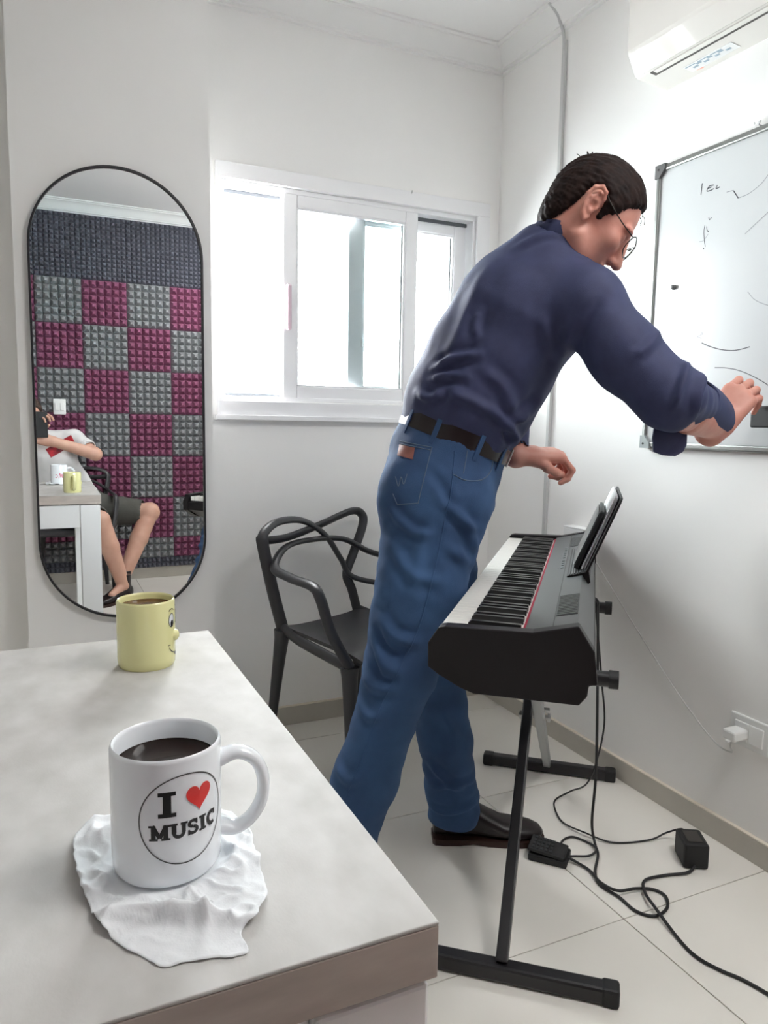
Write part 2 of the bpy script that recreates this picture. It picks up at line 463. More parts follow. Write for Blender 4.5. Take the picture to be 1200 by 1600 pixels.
# ------------------------------------------------------------------ air conditioner
ac = thing('air_conditioner', 'white wall air conditioner above the whiteboard', 'air conditioner', (XR, 1.673, 2.035))
# cross section (x out of wall, z up) with y running to -0.85
sec = [(0, 0.006), (-0.108, 0.013), (-0.117, 0.017), (-0.146, 0.067), (-0.149, 0.076), (-0.150, 0.268), (-0.140, 0.279), (0, 0.280)]
MB().prism(sec, 'y', -0.86, 0).build('body', 'ac_plastic', ac, 18)
pan = [(-0.1130, 0.0165), (-0.1195, 0.0150), (-0.1480, 0.0640), (-0.1425, 0.0660)]
MB().prism(pan, 'y', -0.83, -0.030).build('front_panel', 'ac_gloss', ac, 25)
MB().prism([(-0.088, 0.0095), (-0.1085, 0.0110), (-0.1085, 0.020), (-0.088, 0.020)], 'y', -0.80, -0.046).build('outlet_slot', 'ac_slot', ac)
MB().prism([(-0.098, 0.0085), (-0.112, 0.0100), (-0.112, 0.0120), (-0.098, 0.0105)], 'y', -0.80, -0.060).build('louver', 'ac_plastic', ac)
st = MB().box((-0.040, -0.185, 0.0080), (0.036, 0.150, 0.001), 0, Matrix.Rotation(math.radians(3.7), 3, 'Y')).build('energy_sticker', 'sticker', ac)
rt_ = Matrix.Rotation(math.radians(3.7), 3, 'Y')
b = MB()
for k in range(7): b.box((-0.038 - 0.008 * (k % 2), -0.135 - 0.017 * k, 0.0072 + 0.0005 * (k % 2)), (0.007, 0.014, 0.0008), 0, rt_)
for k in range(3): b.box((-0.052, -0.13 - 0.04 * k, 0.0080), (0.003, 0.034, 0.0008), 0, rt_)
b.build('print', 'sticker_blue', st)
b = MB()
for k in range(9):
    a_ = PI * k / 8; b.box((-0.030 - 0.010 * math.cos(a_), -0.130 + 0.020 * math.sin(a_) - 0.01, 0.0067 + .0006 * (1 + math.cos(a_))), (0.006, 0.006, 0.0008), 0, rt_)
b.build('print', 'sticker_red', st)

# ------------------------------------------------------------------ whiteboard
WBY0, WBY1, WZ0, WZ1 = 0.55, 1.673, 1.045, 1.832
wb = thing('whiteboard', 'framed whiteboard on the right wall with faint marker scribbles', 'whiteboard', (XR, WBY1, WZ0))
wbx = lambda y: y - WBY1
wbz = lambda z: z - WZ0
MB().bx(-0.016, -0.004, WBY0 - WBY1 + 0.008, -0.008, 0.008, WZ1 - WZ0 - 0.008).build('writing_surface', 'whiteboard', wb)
H_, L_ = WZ1 - WZ0, WBY1 - WBY0
for nm, bb in (('top_rail', (-0.022, 0, -L_, 0, H_ - 0.016, H_)), ('bottom_rail', (-0.022, 0, -L_, 0, 0, 0.016)), ('side_rail', (-0.022, 0, -0.014, 0, 0.016, H_ - 0.016)), ('side_rail', (-0.022, 0, -L_, -L_ + 0.014, 0.016, H_ - 0.016))):
    r_ = MB().bx(*bb, 0.004).build(nm, 'board_frame', wb)
for (yy, zz, sy, sz, m_) in ((0, H_, -1, -1, 'board_corner'), (0, 0, -1, 1, 'board_corner_grey'), (-L_, H_, 1, -1, 'board_corner'), (-L_, 0, 1, 1, 'board_corner_grey')):
    a = 0.034
    pl = [(yy - sy * .002, zz - sz * .002), (yy + sy * a, zz - sz * .002), (yy + sy * a, zz + sz * 0.012), (yy + sy * 0.014, zz + sz * a), (yy - sy * .002, zz + sz * a)]
    c_ = MB().prism(pl, 'x', -0.026, -0.001).build('corner_cap', m_, wb)
    MB().cyl((-0.026, yy + sy * .011, zz + sz * .011), (-0.0275, yy + sy * .011, zz + sz * .011), 0.003, 10).build('screw', 'black_metal', c_)
def ink(pts, w, m='marker_ink', name='marker_stroke', sm=True):
    p = [(y - WBY1, z - WZ0, 0) for y, z in pts]
    q = crom(p, 6) if sm and len(p) > 2 else [Vector(a) for a in p]
    v, f = strip2d([(a.x, a.y) for a in q], w * 1.35)
    MB().add([(-0.0163, a[0], a[1]) for a in v], f).build(name, m, wb, fix=False)
ink([(1.512, 1.746), (1.514, 1.718)], 0.0022)
ink([(1.474, 1.731), (1.488, 1.732), (1.495, 1.722), (1.483, 1.720), (1.473, 1.722)], 0.0022)
ink([(1.495, 1.727), (1.480, 1.728)], 0.002)
ink([(1.462, 1.728), (1.465, 1.720), (1.453, 1.721)], 0.0022)
ink([(1.431, 1.702), (1.410, 1.701)], 0.0016, 'marker_faint')
ink([(1.410, 1.700), (1.394, 1.678)], 0.0022, sm=False)
ink([(1.394, 1.678), (1.363, 1.681), (1.330, 1.695), (1.310, 1.713), (1.29, 1.733)], 0.0016, 'marker_faint')
ink([(1.483, 1.652), (1.480, 1.646), (1.474, 1.650)], 0.0018)
ink([(1.494, 1.635), (1.496, 1.622), (1.493, 1.597), (1.488, 1.579)], 0.0016)
ink([(1.488, 1.631), (1.486, 1.621), (1.480, 1.615)], 0.0018)
ink([(1.510, 1.596), (1.496, 1.596), (1.481, 1.610)], 0.0013, 'marker_faint')
ink([(1.494, 1.577), (1.492, 1.574)], 0.002)
ink([(1.367, 1.585), (1.336, 1.604), (1.302, 1.624), (1.27, 1.646)], 0.0014, 'marker_faint')
ink([(1.346, 1.442), (1.323, 1.419), (1.285, 1.401), (1.24, 1.39)], 0.0013, 'marker_faint')
ink([(1.484, 1.357), (1.477, 1.352), (1.494, 1.347), (1.480, 1.341)], 0.0012, 'marker_faint')
ink([(1.479, 1.329), (1.453, 1.318), (1.418, 1.307), (1.381, 1.301), (1.353, 1.302), (1.328, 1.306)], 0.0020)
ink([(1.431, 1.261), (1.394, 1.258), (1.354, 1.249), (1.309, 1.231), (1.265, 1.207), (1.22, 1.17)], 0.0016)
mg = MB().lathe([(0, 0.010), (0.004, 0.010), (0.0065, 0.008), (0.0072, 0.004), (0.0072, 0), (0, 0)], 20).build('board_magnet', 'board_corner', None, 40)
mg.location = (XR - 0.0165, 1.587, 1.490); mg.rotation_euler = (0, -PI / 2, 0)
tag(mg, 'small dark round magnet stuck on the whiteboard', 'magnet')
tag(MB().tube(crom([(XR, 1.350, 1.838), (XR - 0.012, 1.352, 1.840), (XR - 0.016, 1.345, 1.846), (XR - 0.014, 1.36, 1.842), (XR - 0.010, 1.368, 1.850)]), 0.0016, 6).build('wall_hook', 'steel'), 'little wire hook at the top rail of the whiteboard', 'hook')

# ------------------------------------------------------------------ socket with charger, white cable, junction box
so = thing('wall_socket', 'white double wall socket low on the right wall', 'socket', (XR, 1.252, 0.328))
MB().box((-0.004, 0, 0), (0.008, 0.118, 0.084), 0.006).build('plate', 'white_plastic', so)
for dy in (0.0215, -0.0215): MB().box((-0.009, dy, 0), (0.005, 0.042, 0.050), 0.003).build('module', 'white_plastic', so)
ch = thing('phone_charger', 'white phone charger plugged into the wall socket', 'charger', (XR - 0.0115, 1.252 + 0.018, 0.328))
MB().box((-0.025, 0, -0.002), (0.050, 0.040, 0.026), 0.005).build('body', 'white_plastic', ch)
MB().box((-0.048, 0.0, -0.016), (0.014, 0.010, 0.006), 0.002).build('plug', 'white_plastic', ch)
pc = [(1.579, 1.270, 0.309), (1.580, 1.272, 0.292), (1.600, 1.282, 0.270), (1.607, 1.322, 0.264), (1.612, 1.374, 0.282), (1.615, 1.429, 0.315), (1.618, 1.495, 0.359), (1.618, 1.64, 0.478), (1.618, 1.78, 0.600), (1.616, 1.88, 0.690), (1.610, 1.915, 0.722)]
tag(MB().tube(crom(pc), 0.0022, 6).build('charging_cable', 'cable_white', None, 60), 'thin pale cable sagging along the wall to the charger', 'cable')
jb = thing('junction_box', 'small white box on the wall behind the piano', 'box', (XR, 1.928, 0.748))
MB().box((-0.022, 0, 0), (0.043, 0.115, 0.040), 0.004).build('body', 'white_plastic', jb)
MB().box((-0.022, 0, 0.0215), (0.044, 0.117, 0.006), 0.002).build('lid', 'white_plastic', jb)

# ================================================================== TABLE AND WHAT STANDS ON IT
TZ = 0.76
tb = thing('table', 'square-legged white table with a grey stone-look top', 'table', (0, 0, 0))
TX0, TX1, TY0, TY1 = -1.12, 0.238, 0.412, 1.190
MB().bx(TX0, TX1, TY0, TY1, TZ - 0.003, TZ, 0.001).build('tabletop', 'laminate', tb)
MB().bx(TX0, TX1, TY0, TY1, TZ - 0.042, TZ - 0.003, 0.001).build('tabletop_edge', 'laminate_edge', tb)
LG = 0.085
for (x, y) in ((TX1 - 0.004 - LG, TY0 + 0.004), (TX1 - 0.004 - LG, TY1 - 0.004 - LG), (TX0 + 0.004, TY0 + 0.004), (TX0 + 0.004, TY1 - 0.004 - LG)):
    MB().bx(x, x + LG, y, y + LG, 0, TZ - 0.048, 0.003).build('leg', 'white_lacquer', tb)
za, zb = TZ - 0.150, TZ - 0.048
for bb in ((TX0 + .09, TX1 - .09, TY0 + 0.012, TY0 + 0.034, za, zb), (TX0 + .09, TX1 - .09, TY1 - 0.034, TY1 - 0.012, za, zb), (TX0 + 0.012, TX0 + 0.034, TY0 + .09, TY1 - .09, za, zb), (TX1 - 0.034, TX1 - 0.012, TY0 + .09, TY1 - .09, za, zb)):
    MB().bx(*bb, 0.002).build('apron', 'white_lacquer', tb)
MB().bx(TX0 + 0.02, TX1 - 0.02, TY0 + 0.02, TY1 - 0.02, TZ - 0.048, TZ - 0.042).build('underframe', 'white_lacquer', tb)

def mug(name, label, c, r, h, m, fill, fillmat, handle_dir, loops=1.0):
    g = thing(name, label, 'mug', (c[0], c[1], c[2]))
    w = 0.0035
    prof = [(0, 0.004), (r * 0.80, 0.004), (r * 0.84, 0.0), (r * 0.93, 0.0), (r * 0.985, 0.004), (r, 0.012), (r, h - 0.003), (r - 0.0008, h - 0.0008), (r - w / 2, h), (r - w + 0.0008, h - 0.0008), (r - w, h - 0.003), (r - w, 0.012), (r - w - 0.006, 0.007), (0, 0.006)]
    body = MB().lathe(prof, 72).build('body', m, g, 50)
    MB().lathe([(0, fill), (r - w - 0.002, fill), (r - w + 0.0005, fill + 0.0012)], 48).build('coffee', fillmat, g, 60)
    d = Vector((handle_dir[0], handle_dir[1], 0)).normalized()
    pts = []
    e = r - 0.002; o_ = 0.033 * loops
    loc = [(e, h * 0.80), (e + o_ * 0.45, h * 0.835), (e + o_ * 0.85, h * 0.76), (e + o_ * 1.04, h * 0.60), (e + o_ * 1.0, h * 0.42), (e + o_ * 0.75, h * 0.27), (e + o_ * 0.38, h * 0.20), (e, h * 0.235)]
    pts = crom([d * a + Vector((0, 0, b)) for a, b in loc], 6)
    N = len(pts)
    MB().tube(pts, [0.0062 + 0.0020 * abs(2 * i / (N - 1) - 1) ** 4 for i in range(N)], 14, flat=(0.80, 1.20), upv=d.cross(Vector((0, 0, 1)))).build('handle', m, g, 80)
    return g
M1 = (0.078, 0.556, TZ + 0.0035); R1 = 0.0408; H1 = 0.097
mug1 = mug('coffee_mug', 'white mug of black coffee with heart slogan, on crumpled tissue', M1, R1, H1, 'white_ceramic', 0.080, 'coffee', (0.985, -0.17))
M2 = (0.124, 1.052, TZ); R2 = 0.0390; H2 = 0.094
mug2 = mug('coffee_mug', 'pale yellow mug with a smiling face near the table edge', M2, R2, H2, 'yellow_ceramic', 0.084, 'milky_coffee', (0.12, 0.99), 0.9)

def wrap(parent, name, m, polys, r, ang0, z0, lift=0.0003, thick=None):
    """flat art (u right, v up, metres) wrapped onto a cylinder wall of radius r facing ang0"""
    b = MB()
    for V, F in polys:
        vs = []
        for p in V:
            a = ang0 + p[0] / r
            vs.append(((r + lift) * math.cos(a), (r + lift) * math.sin(a), z0 + p[1]))
        b.add(vs, F)
    return b.build(name, m, parent, fix=False)
def grid_rect(x0, x1, y0, y1, n=4):
    V = []; F = []
    for i in range(n + 1):
        x = x0 + (x1 - x0) * i / n; V += [(x, y0), (x, y1)]
    for i in range(n): F.append((2 * i, 2 * i + 2, 2 * i + 3, 2 * i + 1))
    return V, F
def seg(p, q, w, n=5): return strip2d([(p[0] + (q[0] - p[0]) * i / n, p[1] + (q[1] - p[1]) * i / n) for i in range(n + 1)], w)
def arcs(cx, cy, rx, ry, a0, a1, w, n=16): return strip2d([(cx + rx * math.cos(math.radians(a0 + (a1 - a0) * i / n)), cy + ry * math.sin(math.radians(a0 + (a1 - a0) * i / n))) for i in range(n + 1)], w)
def fan(pts):
    c = (sum(p[0] for p in pts) / len(pts), sum(p[1] for p in pts) / len(pts))
    return [c] + list(pts), [(0, i + 1, (i + 1) % len(pts) + 1) for i in range(len(pts))]
# facing angle of the slogan on the mug: seen from the chair, turned a little to the right
view = math.atan2(-M1[1], -M1[0]); LA = view + math.radians(19); LZ = 0.0515
RR = 0.0335
wrap(mug1, 'ring', 'print_grey', [arcs(0, 0, RR, RR, 0, 360, 0.0009, 90)], R1, LA, LZ)
S_ = 0.0046
def letter_I(x, y, h, w, s):
    return [grid_rect(x - s / 2, x + s / 2, y, y + h), grid_rect(x - w / 2, x + w / 2, y, y + s * 0.52), grid_rect(x - w / 2, x + w / 2, y + h - s * 0.52, y + h)]
wrap(mug1, 'lettering', 'print_black', letter_I(-0.0135, 0.0035, 0.019, 0.0125, 0.0058), R1, LA, LZ)
ht = []
for i in range(60):
    t = 2 * PI * i / 60
    ht.append((0.0105 + 0.0105 * math.sin(t) ** 3, 0.0145 + 0.0117 * (13 * math.cos(t) - 5 * math.cos(2 * t) - 2 * math.cos(3 * t) - math.cos(4 * t)) / 17))
wrap(mug1, 'heart', 'print_red', [fan(ht)], R1, LA, LZ, 0.0004)
lh = 0.0115; y0 = -0.0135; P_ = []
sw_ = 0.0034; se = 0.0016
def serif(x, y, w): P_.append(grid_rect(x - w / 2, x + w / 2, y, y + se))
x = -0.0255  # M
P_ += [seg((x + .0022, y0), (x + .0022, y0 + lh), sw_), seg((x + .0108, y0), (x + .0108, y0 + lh), sw_), seg((x + .0018, y0 + lh), (x + .0066, y0 + .002), 0.0028), seg((x + .0066, y0 + .002), (x + .0112, y0 + lh), 0.0028)]
for xx in (x + .0022, x + .0108): serif(xx, y0, 0.0062)
serif(x + .0012, y0 + lh - se, 0.0048); serif(x + .0118, y0 + lh - se, 0.0048)
x = -0.0115  # U
P_ += [seg((x + .0025, y0 + .004), (x + .0025, y0 + lh), sw_), seg((x + .0095, y0 + .004), (x + .0095, y0 + lh), sw_ * .85), arcs(x + .006, y0 + .0045, .0035, .0034, 180, 360, 0.0026)]
serif(x + .0022, y0 + lh - se, 0.0058); serif(x + .0098, y0 + lh - se, 0.0052)
x = 0.0005  # S
P_ += [arcs(x + .0045, y0 + .0083, .0030, .0022, 20, 265, 0.0024), arcs(x + .0045, y0 + .0034, .0032, .0024, 90, -160, 0.0024), grid_rect(x + .0066, x + .0080, y0 + .0075, y0 + lh), grid_rect(x + .0006, x + .0020, y0, y0 + .0040)]
P_ += letter_I(0.0132, y0, lh, 0.0062, 0.0034)
x = 0.0172  # C
P_ += [arcs(x + .0048, y0 + .0058, .0036, .0046, 50, 310, 0.0030), grid_rect(x + .0070, x + .0086, y0 + .0072, y0 + lh)]
wrap(mug1, 'lettering', 'print_black', P_, R1, LA, LZ)
# pink handwriting on the far side, only seen in the mirror
wrap(mug1, 'script', 'print_pink', [strip2d([(p.x, p.y) for p in crom([(-0.02, -0.012, 0), (-0.018, 0.008, 0), (-0.012, -0.010, 0), (-0.008, 0.012, 0), (-0.002, -0.012, 0)], 8)], 0.0028), arcs(0.010, -0.002, 0.006, 0.008, 40, 320, 0.0026)], R1, PI / 2 + 0.1, LZ - 0.01)
# face on the yellow mug, looking to the right
FA = math.atan2(-M2[1], -M2[0]) + math.radians(77)
nd = Vector((math.cos(FA), math.sin(FA), 0))
nose = MB()
for k in range(1):
    prof_ = [(0, -0.0085), (0.0055, -0.0072), (0.0082, -0.003), (0.0085, 0.002), (0.0060, 0.0068), (0, 0.0085)]
    nose.lathe(prof_, 20, tuple(nd * (R2 - 0.0022) + Vector((0, 0, 0.042))))
nose.build('nose', 'yellow_ceramic', mug2, 80)
for s_ in (-1, 1):
    ex = s_ * 0.0125
    wrap(mug2, 'eye', 'white_ceramic', [fan([(ex + 0.0062 * math.cos(a * PI / 12), 0.066 - 0.0 + 0.0095 * math.sin(a * PI / 12)) for a in range(24)])], R2, FA, 0.0, 0.0002)
    wrap(mug2, 'eye_outline', 'print_black', [arcs(ex, 0.066, 0.0062, 0.0095, 0, 360, 0.0010, 30), fan([(ex + s_ * -0.001 + 0.0036 * math.cos(a * PI / 8), 0.061 + 0.005 * math.sin(a * PI / 8)) for a in range(16)]), arcs(ex, 0.076, 0.0068, 0.0060, 30, 150, 0.0010)], R2, FA, 0.0, 0.0004)
wrap(mug2, 'mouth', 'print_black', [arcs(0, 0.032, 0.019, 0.014, 195, 345, 0.0012), arcs(-0.0185, 0.029, 0.003, 0.003, 40, 140, 0.001), fan([(0.0 + 0.005 * math.cos(PI + a * PI / 8), 0.0185 - 0.005 * abs(math.sin(a * PI / 8))) for a in range(9)])], R2, FA, 0.0, 0.0004)

# crumpled tissue under the white mug
def tissue():
    out = [(0.018, 0.628), (0.012, 0.575), (0.016, 0.540), (0.021, 0.506), (0.036, 0.473), (0.052, 0.450), (0.066, 0.442), (0.107, 0.434), (0.110, 0.455), (0.124, 0.462), (0.137, 0.490), (0.143, 0.530), (0.146, 0.575), (0.135, 0.610), (0.10, 0.628), (0.06, 0.640)]
    c = Vector((0.078, 0.55, 0)); ring = [p for p in crom([(x, y, 0) for x, y in out], 12, True)]
    ring = [p + (p - c).normalized() * 0.0035 * mnoise.noise(Vector((p.x * 90, p.y * 90, 0.5))) for p in ring]
    n = len(ring); K = 46; V = []; F = []
    def rid(x, y, z): return 1 - min(1, abs(mnoise.noise(Vector((x, y, z)))) * 2.6)
    def hgt(p, t):
        d = (p - Vector((M1[0], M1[1], 0))).length
        k = min(1, max(0, (d - R1 + 0.001) / 0.010))
        a = rid(p.x * 24 + 3, p.y * 18, 1.3) ** 2; b_ = rid(p.x * 46 + p.y * 20, p.y * 40 - p.x * 14, 4.1) ** 2.5; c_ = rid(p.x * 95, p.y * 90, 8.2) ** 2
        h = 0.0012 + k * (0.0050 * a + 0.0032 * b_ + 0.0008 * c_)
        # folded-over flap towards the camera: a steep little wall, the corner lies flat in front of it
        u = (p.x - 0.045) * 0.86 - (p.y - 0.488) * -0.5; v = (p.y - 0.486) * 0.86 + (p.x - 0.07) * 0.42
        h += 0.013 * k * math.exp(-(v / 0.0050) ** 2) * math.exp(-((p.x - 0.074) / 0.034) ** 2)
        if v < -0.004 and p.y < 0.485: h *= 0.30 + 0.70 * math.exp(-((v + 0.004) / 0.007) ** 2)
        return h
    for i in range(K + 1):
        t = i / K
        for j in range(n):
            p = c + (ring[j] - c) * t
            V.append((p.x, p.y, TZ + hgt(p, t) + 0.0006))
    for i in range(K):
        for j in range(n): F.append((i * n + j, i * n + (j + 1) % n, (i + 1) * n + (j + 1) % n, (i + 1) * n + j))
    o = MB().add(V, F).build('tissue', 'tissue', None, 180)
    sol = o.modifiers.new('thickness', 'SOLIDIFY'); sol.thickness = 0.0005; sol.offset = -1
    tag(o, 'crumpled white paper tissue under the white mug', 'tissue')
tissue()

# ================================================================== DIGITAL PIANO
TH = math.radians(40.5)
PA = Vector((0.612, 1.128, 0))                 # front near lower corner on the plan
PU = Vector((math.sin(TH), math.cos(TH), 0)); PV = Vector((math.cos(TH), -math.sin(TH), 0))
def pw(a, b, z): return PA + PU * a + PV * b + Vector((0, 0, z))
pn = thing('digital_piano', 'black digital piano set diagonally on a folding stand', 'piano', tuple(PA), PI / 2 - TH)
# local x = along the keys, local y = minus depth
PL = 1.205
def prof_local(pts): return [(-b, z) for b, z in pts]
endp = [(0.000, 0.715), (0.001, 0.671), (0.021, 0.658), (0.060, 0.638), (0.084, 0.630), (0.180, 0.630), (0.264, 0.630), (0.277, 0.647), (0.279, 0.666), (0.293, 0.669), (0.286, 0.725), (0.258, 0.768), (0.182, 0.750), (0.030, 0.7475), (0.019, 0.745)]
ENDW = 0.030
for (a0, a1) in ((0, ENDW), (PL - ENDW, PL)):
    e_ = MB().prism(prof_local(endp), 'x', a0, a1).build('end_cap', 'piano_black', pn)
    bv = e_.modifiers.new('bevel', 'BEVEL'); bv.width = 0.0025; bv.segments = 2; bv.limit_method = 'ANGLE'
lowp = [(0.004, 0.708), (0.004, 0.672), (0.084, 0.632), (0.264, 0.632), (0.279, 0.666), (0.290, 0.669), (0.284, 0.722), (0.256, 0.760), (0.166, 0.741), (0.164, 0.716), (0.012, 0.716)]
MB().prism(prof_local(lowp), 'x', ENDW, PL - ENDW).build('body', 'piano_black', pn)
topp = [(0.1665, 0.7415), (0.1665, 0.744), (0.256, 0.7645), (0.285, 0.7245), (0.282, 0.722), (0.256, 0.7605)]
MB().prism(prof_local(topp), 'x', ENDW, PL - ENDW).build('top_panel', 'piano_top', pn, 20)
MB().prism(prof_local([(0.2135, 0.7545), (0.2135, 0.7555), (0.2150, 0.7560), (0.2150, 0.7545)]), 'x', ENDW, PL - ENDW).build('panel_seam', 'piano_black', pn)
MB().prism(prof_local([(0.161, 0.730), (0.161, 0.7395), (0.1664, 0.7405), (0.1664, 0.730)]), 'x', ENDW, PL - ENDW).build('felt_strip', 'red_felt', pn)
K0, K1 = ENDW + 0.006, PL - ENDW - 0.006
NW = 52; kp = (K1 - K0) / NW
wk = MB().box((0, 0, 0), (kp - 0.0010, 0.1475, 0.020), 0.0012).mesh('white_key', 'ivory_key')
for i in range(NW): link('white_key', wk, pn, (K0 + (i + .5) * kp, -(0.014 + 0.0735), 0.7265))
bk = MB().prism([(-0.052, 0), (0.045, 0), (0.045, 0.011), (-0.044, 0.012), (-0.050, 0.008)], 'x', -0.0049 * kp / 0.0225, 0.0049 * kp / 0.0225).mesh('black_key', 'ebony_key')
# octave pattern, lowest note (A) at the near end from the player's left... far end is the treble
pat = [1, 0, 1, 1, 0, 1, 1]            # a black key after A, C, D, F, G
for i in range(NW - 1):
    if pat[i % 7]: link('black_key', bk, pn, (K0 + (i + 1) * kp, -(0.0685 + 0.0447), 0.7365), rotz=PI)
# loudspeaker grilles, buttons, volume knob
def tz(b): return 0.744 + (b - 0.1665) / (0.256 - 0.1665) * (0.7645 - 0.744)
def top_slab(a0, a1, b0, b1, dz, name, m, parent=pn, t=0.002):
    return MB().prism([(-b0, tz(b0) - t), (-b1, tz(b1) - t), (-b1, tz(b1) + dz), (-b0, tz(b0) + dz)], 'x', a0, a1).build(name, m, parent)
for (a0, a1) in ((0.105, 0.275), (PL - 0.275, PL - 0.105)):
    gq = top_slab(a0, a1, 0.216, 0.2545, 0.0008, 'speaker_grille', 'grille')
    for k in range(14):
        aa = a0 + 0.006 + k * (a1 - a0 - 0.012) / 13
        top_slab(aa - 0.0014, aa + 0.0014, 0.2175, 0.253, 0.0024, 'slat', 'button_grey', gq)
for k in range(10):
    a_ = 0.60 + k * 0.032 + (0.02 if k > 3 else 0)
    top_slab(a_, a_ + 0.012, 0.203, 0.209, 0.0018, 'button', 'button_grey')
for k in range(6):
    a_ = 0.60 + k * 0.05
    top_slab(a_, a_ + 0.02, 0.1965, 0.1985, 0.0003, 'lettering', 'button_grey')
# music rest: ribbed tray with a leaning plate
RA0, RA1 = 0.47, 0.86
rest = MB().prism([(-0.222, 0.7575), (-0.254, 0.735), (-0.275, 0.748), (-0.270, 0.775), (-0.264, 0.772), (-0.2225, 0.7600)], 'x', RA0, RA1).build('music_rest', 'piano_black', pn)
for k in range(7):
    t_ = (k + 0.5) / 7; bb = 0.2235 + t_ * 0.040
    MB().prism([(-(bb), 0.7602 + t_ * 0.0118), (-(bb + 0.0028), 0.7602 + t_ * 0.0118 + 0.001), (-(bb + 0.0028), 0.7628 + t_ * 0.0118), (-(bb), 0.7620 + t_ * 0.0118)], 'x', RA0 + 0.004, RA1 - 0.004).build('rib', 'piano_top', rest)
def leaning(a0, a1, b0, z0, b1, z1, th, rad, name, m, parent, curve=0.0):
    """a rounded slab standing between (b0,z0) and (b1,z1)"""
    d = Vector((b1 - b0, z1 - z0)); Lh = d.length; d.normalize(); nrm = Vector((-d.y, d.x))
    out = []
    for (cx, cy, s0) in ((a1 - rad, Lh - rad, 0), (a0 + rad, Lh - rad, 90)):
        for k in range(7):
            an = math.radians(s0 + 90 * k / 6); out.append((cx + rad * math.cos(an), cy + rad * math.sin(an)))
    out += [(a0, 0.0), (a1, 0.0)]
    n_ = len(out); V = []
    for t_ in (0, th):
        for (a, l) in out:
            q = Vector((b0, z0)) + d * l + nrm * (t_ + curve * math.sin(PI * l / Lh)); V.append((a, -q.x, q.y))
    F = [tuple(range(n_)), tuple(range(2 * n_ - 1, n_ - 1, -1))] + [(i, n_ + i, n_ + (i + 1) % n_, (i + 1) % n_) for i in range(n_)]
    return MB().add(V, F).build(name, m, parent, 30)
leaning(RA0, RA1, 0.266, 0.764, 0.337, 0.942, 0.005, 0.03, 'rest_plate', 'piano_black', rest)
# things leaning on the rest
def lean_thing(name, label, cat, *a, **k):
    r_ = thing(name, label, cat, tuple(PA), PI / 2 - TH)
    return r_
bk_ = lean_thing('booklet', 'pale grey booklet leaning on the music rest', 'booklet')
leaning(0.50, 0.80, 0.256, 0.771, 0.325, 0.945, 0.004, 0.022, 'cover', 'sticker', bk_)
leaning(0.502, 0.798, 0.2615, 0.771, 0.3275, 0.941, 0.0035, 0.02, 'pages', 'tissue', bk_)
tb_ = lean_thing('tablet', 'black tablet leaning in front of the booklet on the music rest', 'tablet')
leaning(0.515, 0.755, 0.2445, 0.769, 0.300, 0.905, 0.009, 0.014, 'body', 'rubber', tb_)
leaning(0.521, 0.749, 0.2352, 0.775, 0.2875, 0.903, 0.0006, 0.008, 'screen', 'ac_slot', tb_)

# ------------------------------------------------------------------ X stand
stn = thing('keyboard_stand', 'black folding X stand under the piano', 'stand', tuple(PA), PI / 2 - TH)
def foot(a, b0, b1, z, nm, m='stand_black'):
    f_ = MB().box((a, -(b0 + b1) / 2, z), (0.034, b1 - b0, 0.034), 0.006).build(nm, m, stn)
    for bb in (b0, b1):
        s_ = -1 if bb == b0 else 1
        MB().box((a, -(bb + s_ * 0.004), z), (0.038, 0.034, 0.038), 0.006).build('end_cap', 'rubber', f_)
foot(0.125, -0.010, 0.345, 0.019, 'foot_bar'); foot(1.070, -0.010, 0.362, 0.019, 'foot_bar')
for a in (0.215, 0.815):
    f_ = MB().tube([(a, 0.0, 0.611), (a, -0.325, 0.611)], 0.0155, 18).build('support_arm', 'stand_black', stn, 40)
    MB().tube([(a, -0.318, 0.611), (a, -0.336, 0.611)], 0.0180, 18).build('end_cap', 'rubber', f_, 40)
def beam(p, q, b, w, t, m):
    P = Vector((p[0], -b, p[1])); Q = Vector((q[0], -b, q[1])); d = (Q - P)
    Mx = Matrix((d.normalized(), Vector((0, 1, 0)), d.normalized().cross(Vector((0, 1, 0))))).transposed()
    return MB().box((P + Q) / 2, (d.length, t, w), 0.003, Mx).build('cross_beam', m, stn)
beam((0.128, 0.030), (0.812, 0.604), 0.140, 0.036, 0.024, 'stand_black')
beam((1.068, 0.030), (0.218, 0.604), 0.172, 0.030, 0.022, 'stand_grey')
bo = MB().tube([(0.552, -0.120, 0.385), (0.552, -0.198, 0.385)], 0.006, 12).build('pivot_bolt', 'steel', stn, 40)
for bb in (0.122, 0.190): MB().tube([(0.552, -bb, 0.385), (0.552, -bb - 0.006, 0.385)], 0.012, 6).build('nut', 'steel', bo)
MB().tube([(0.50, -0.158, 0.425), (0.50, -0.196, 0.425)], 0.005, 10).build('lock_pin', 'steel', stn, 40)

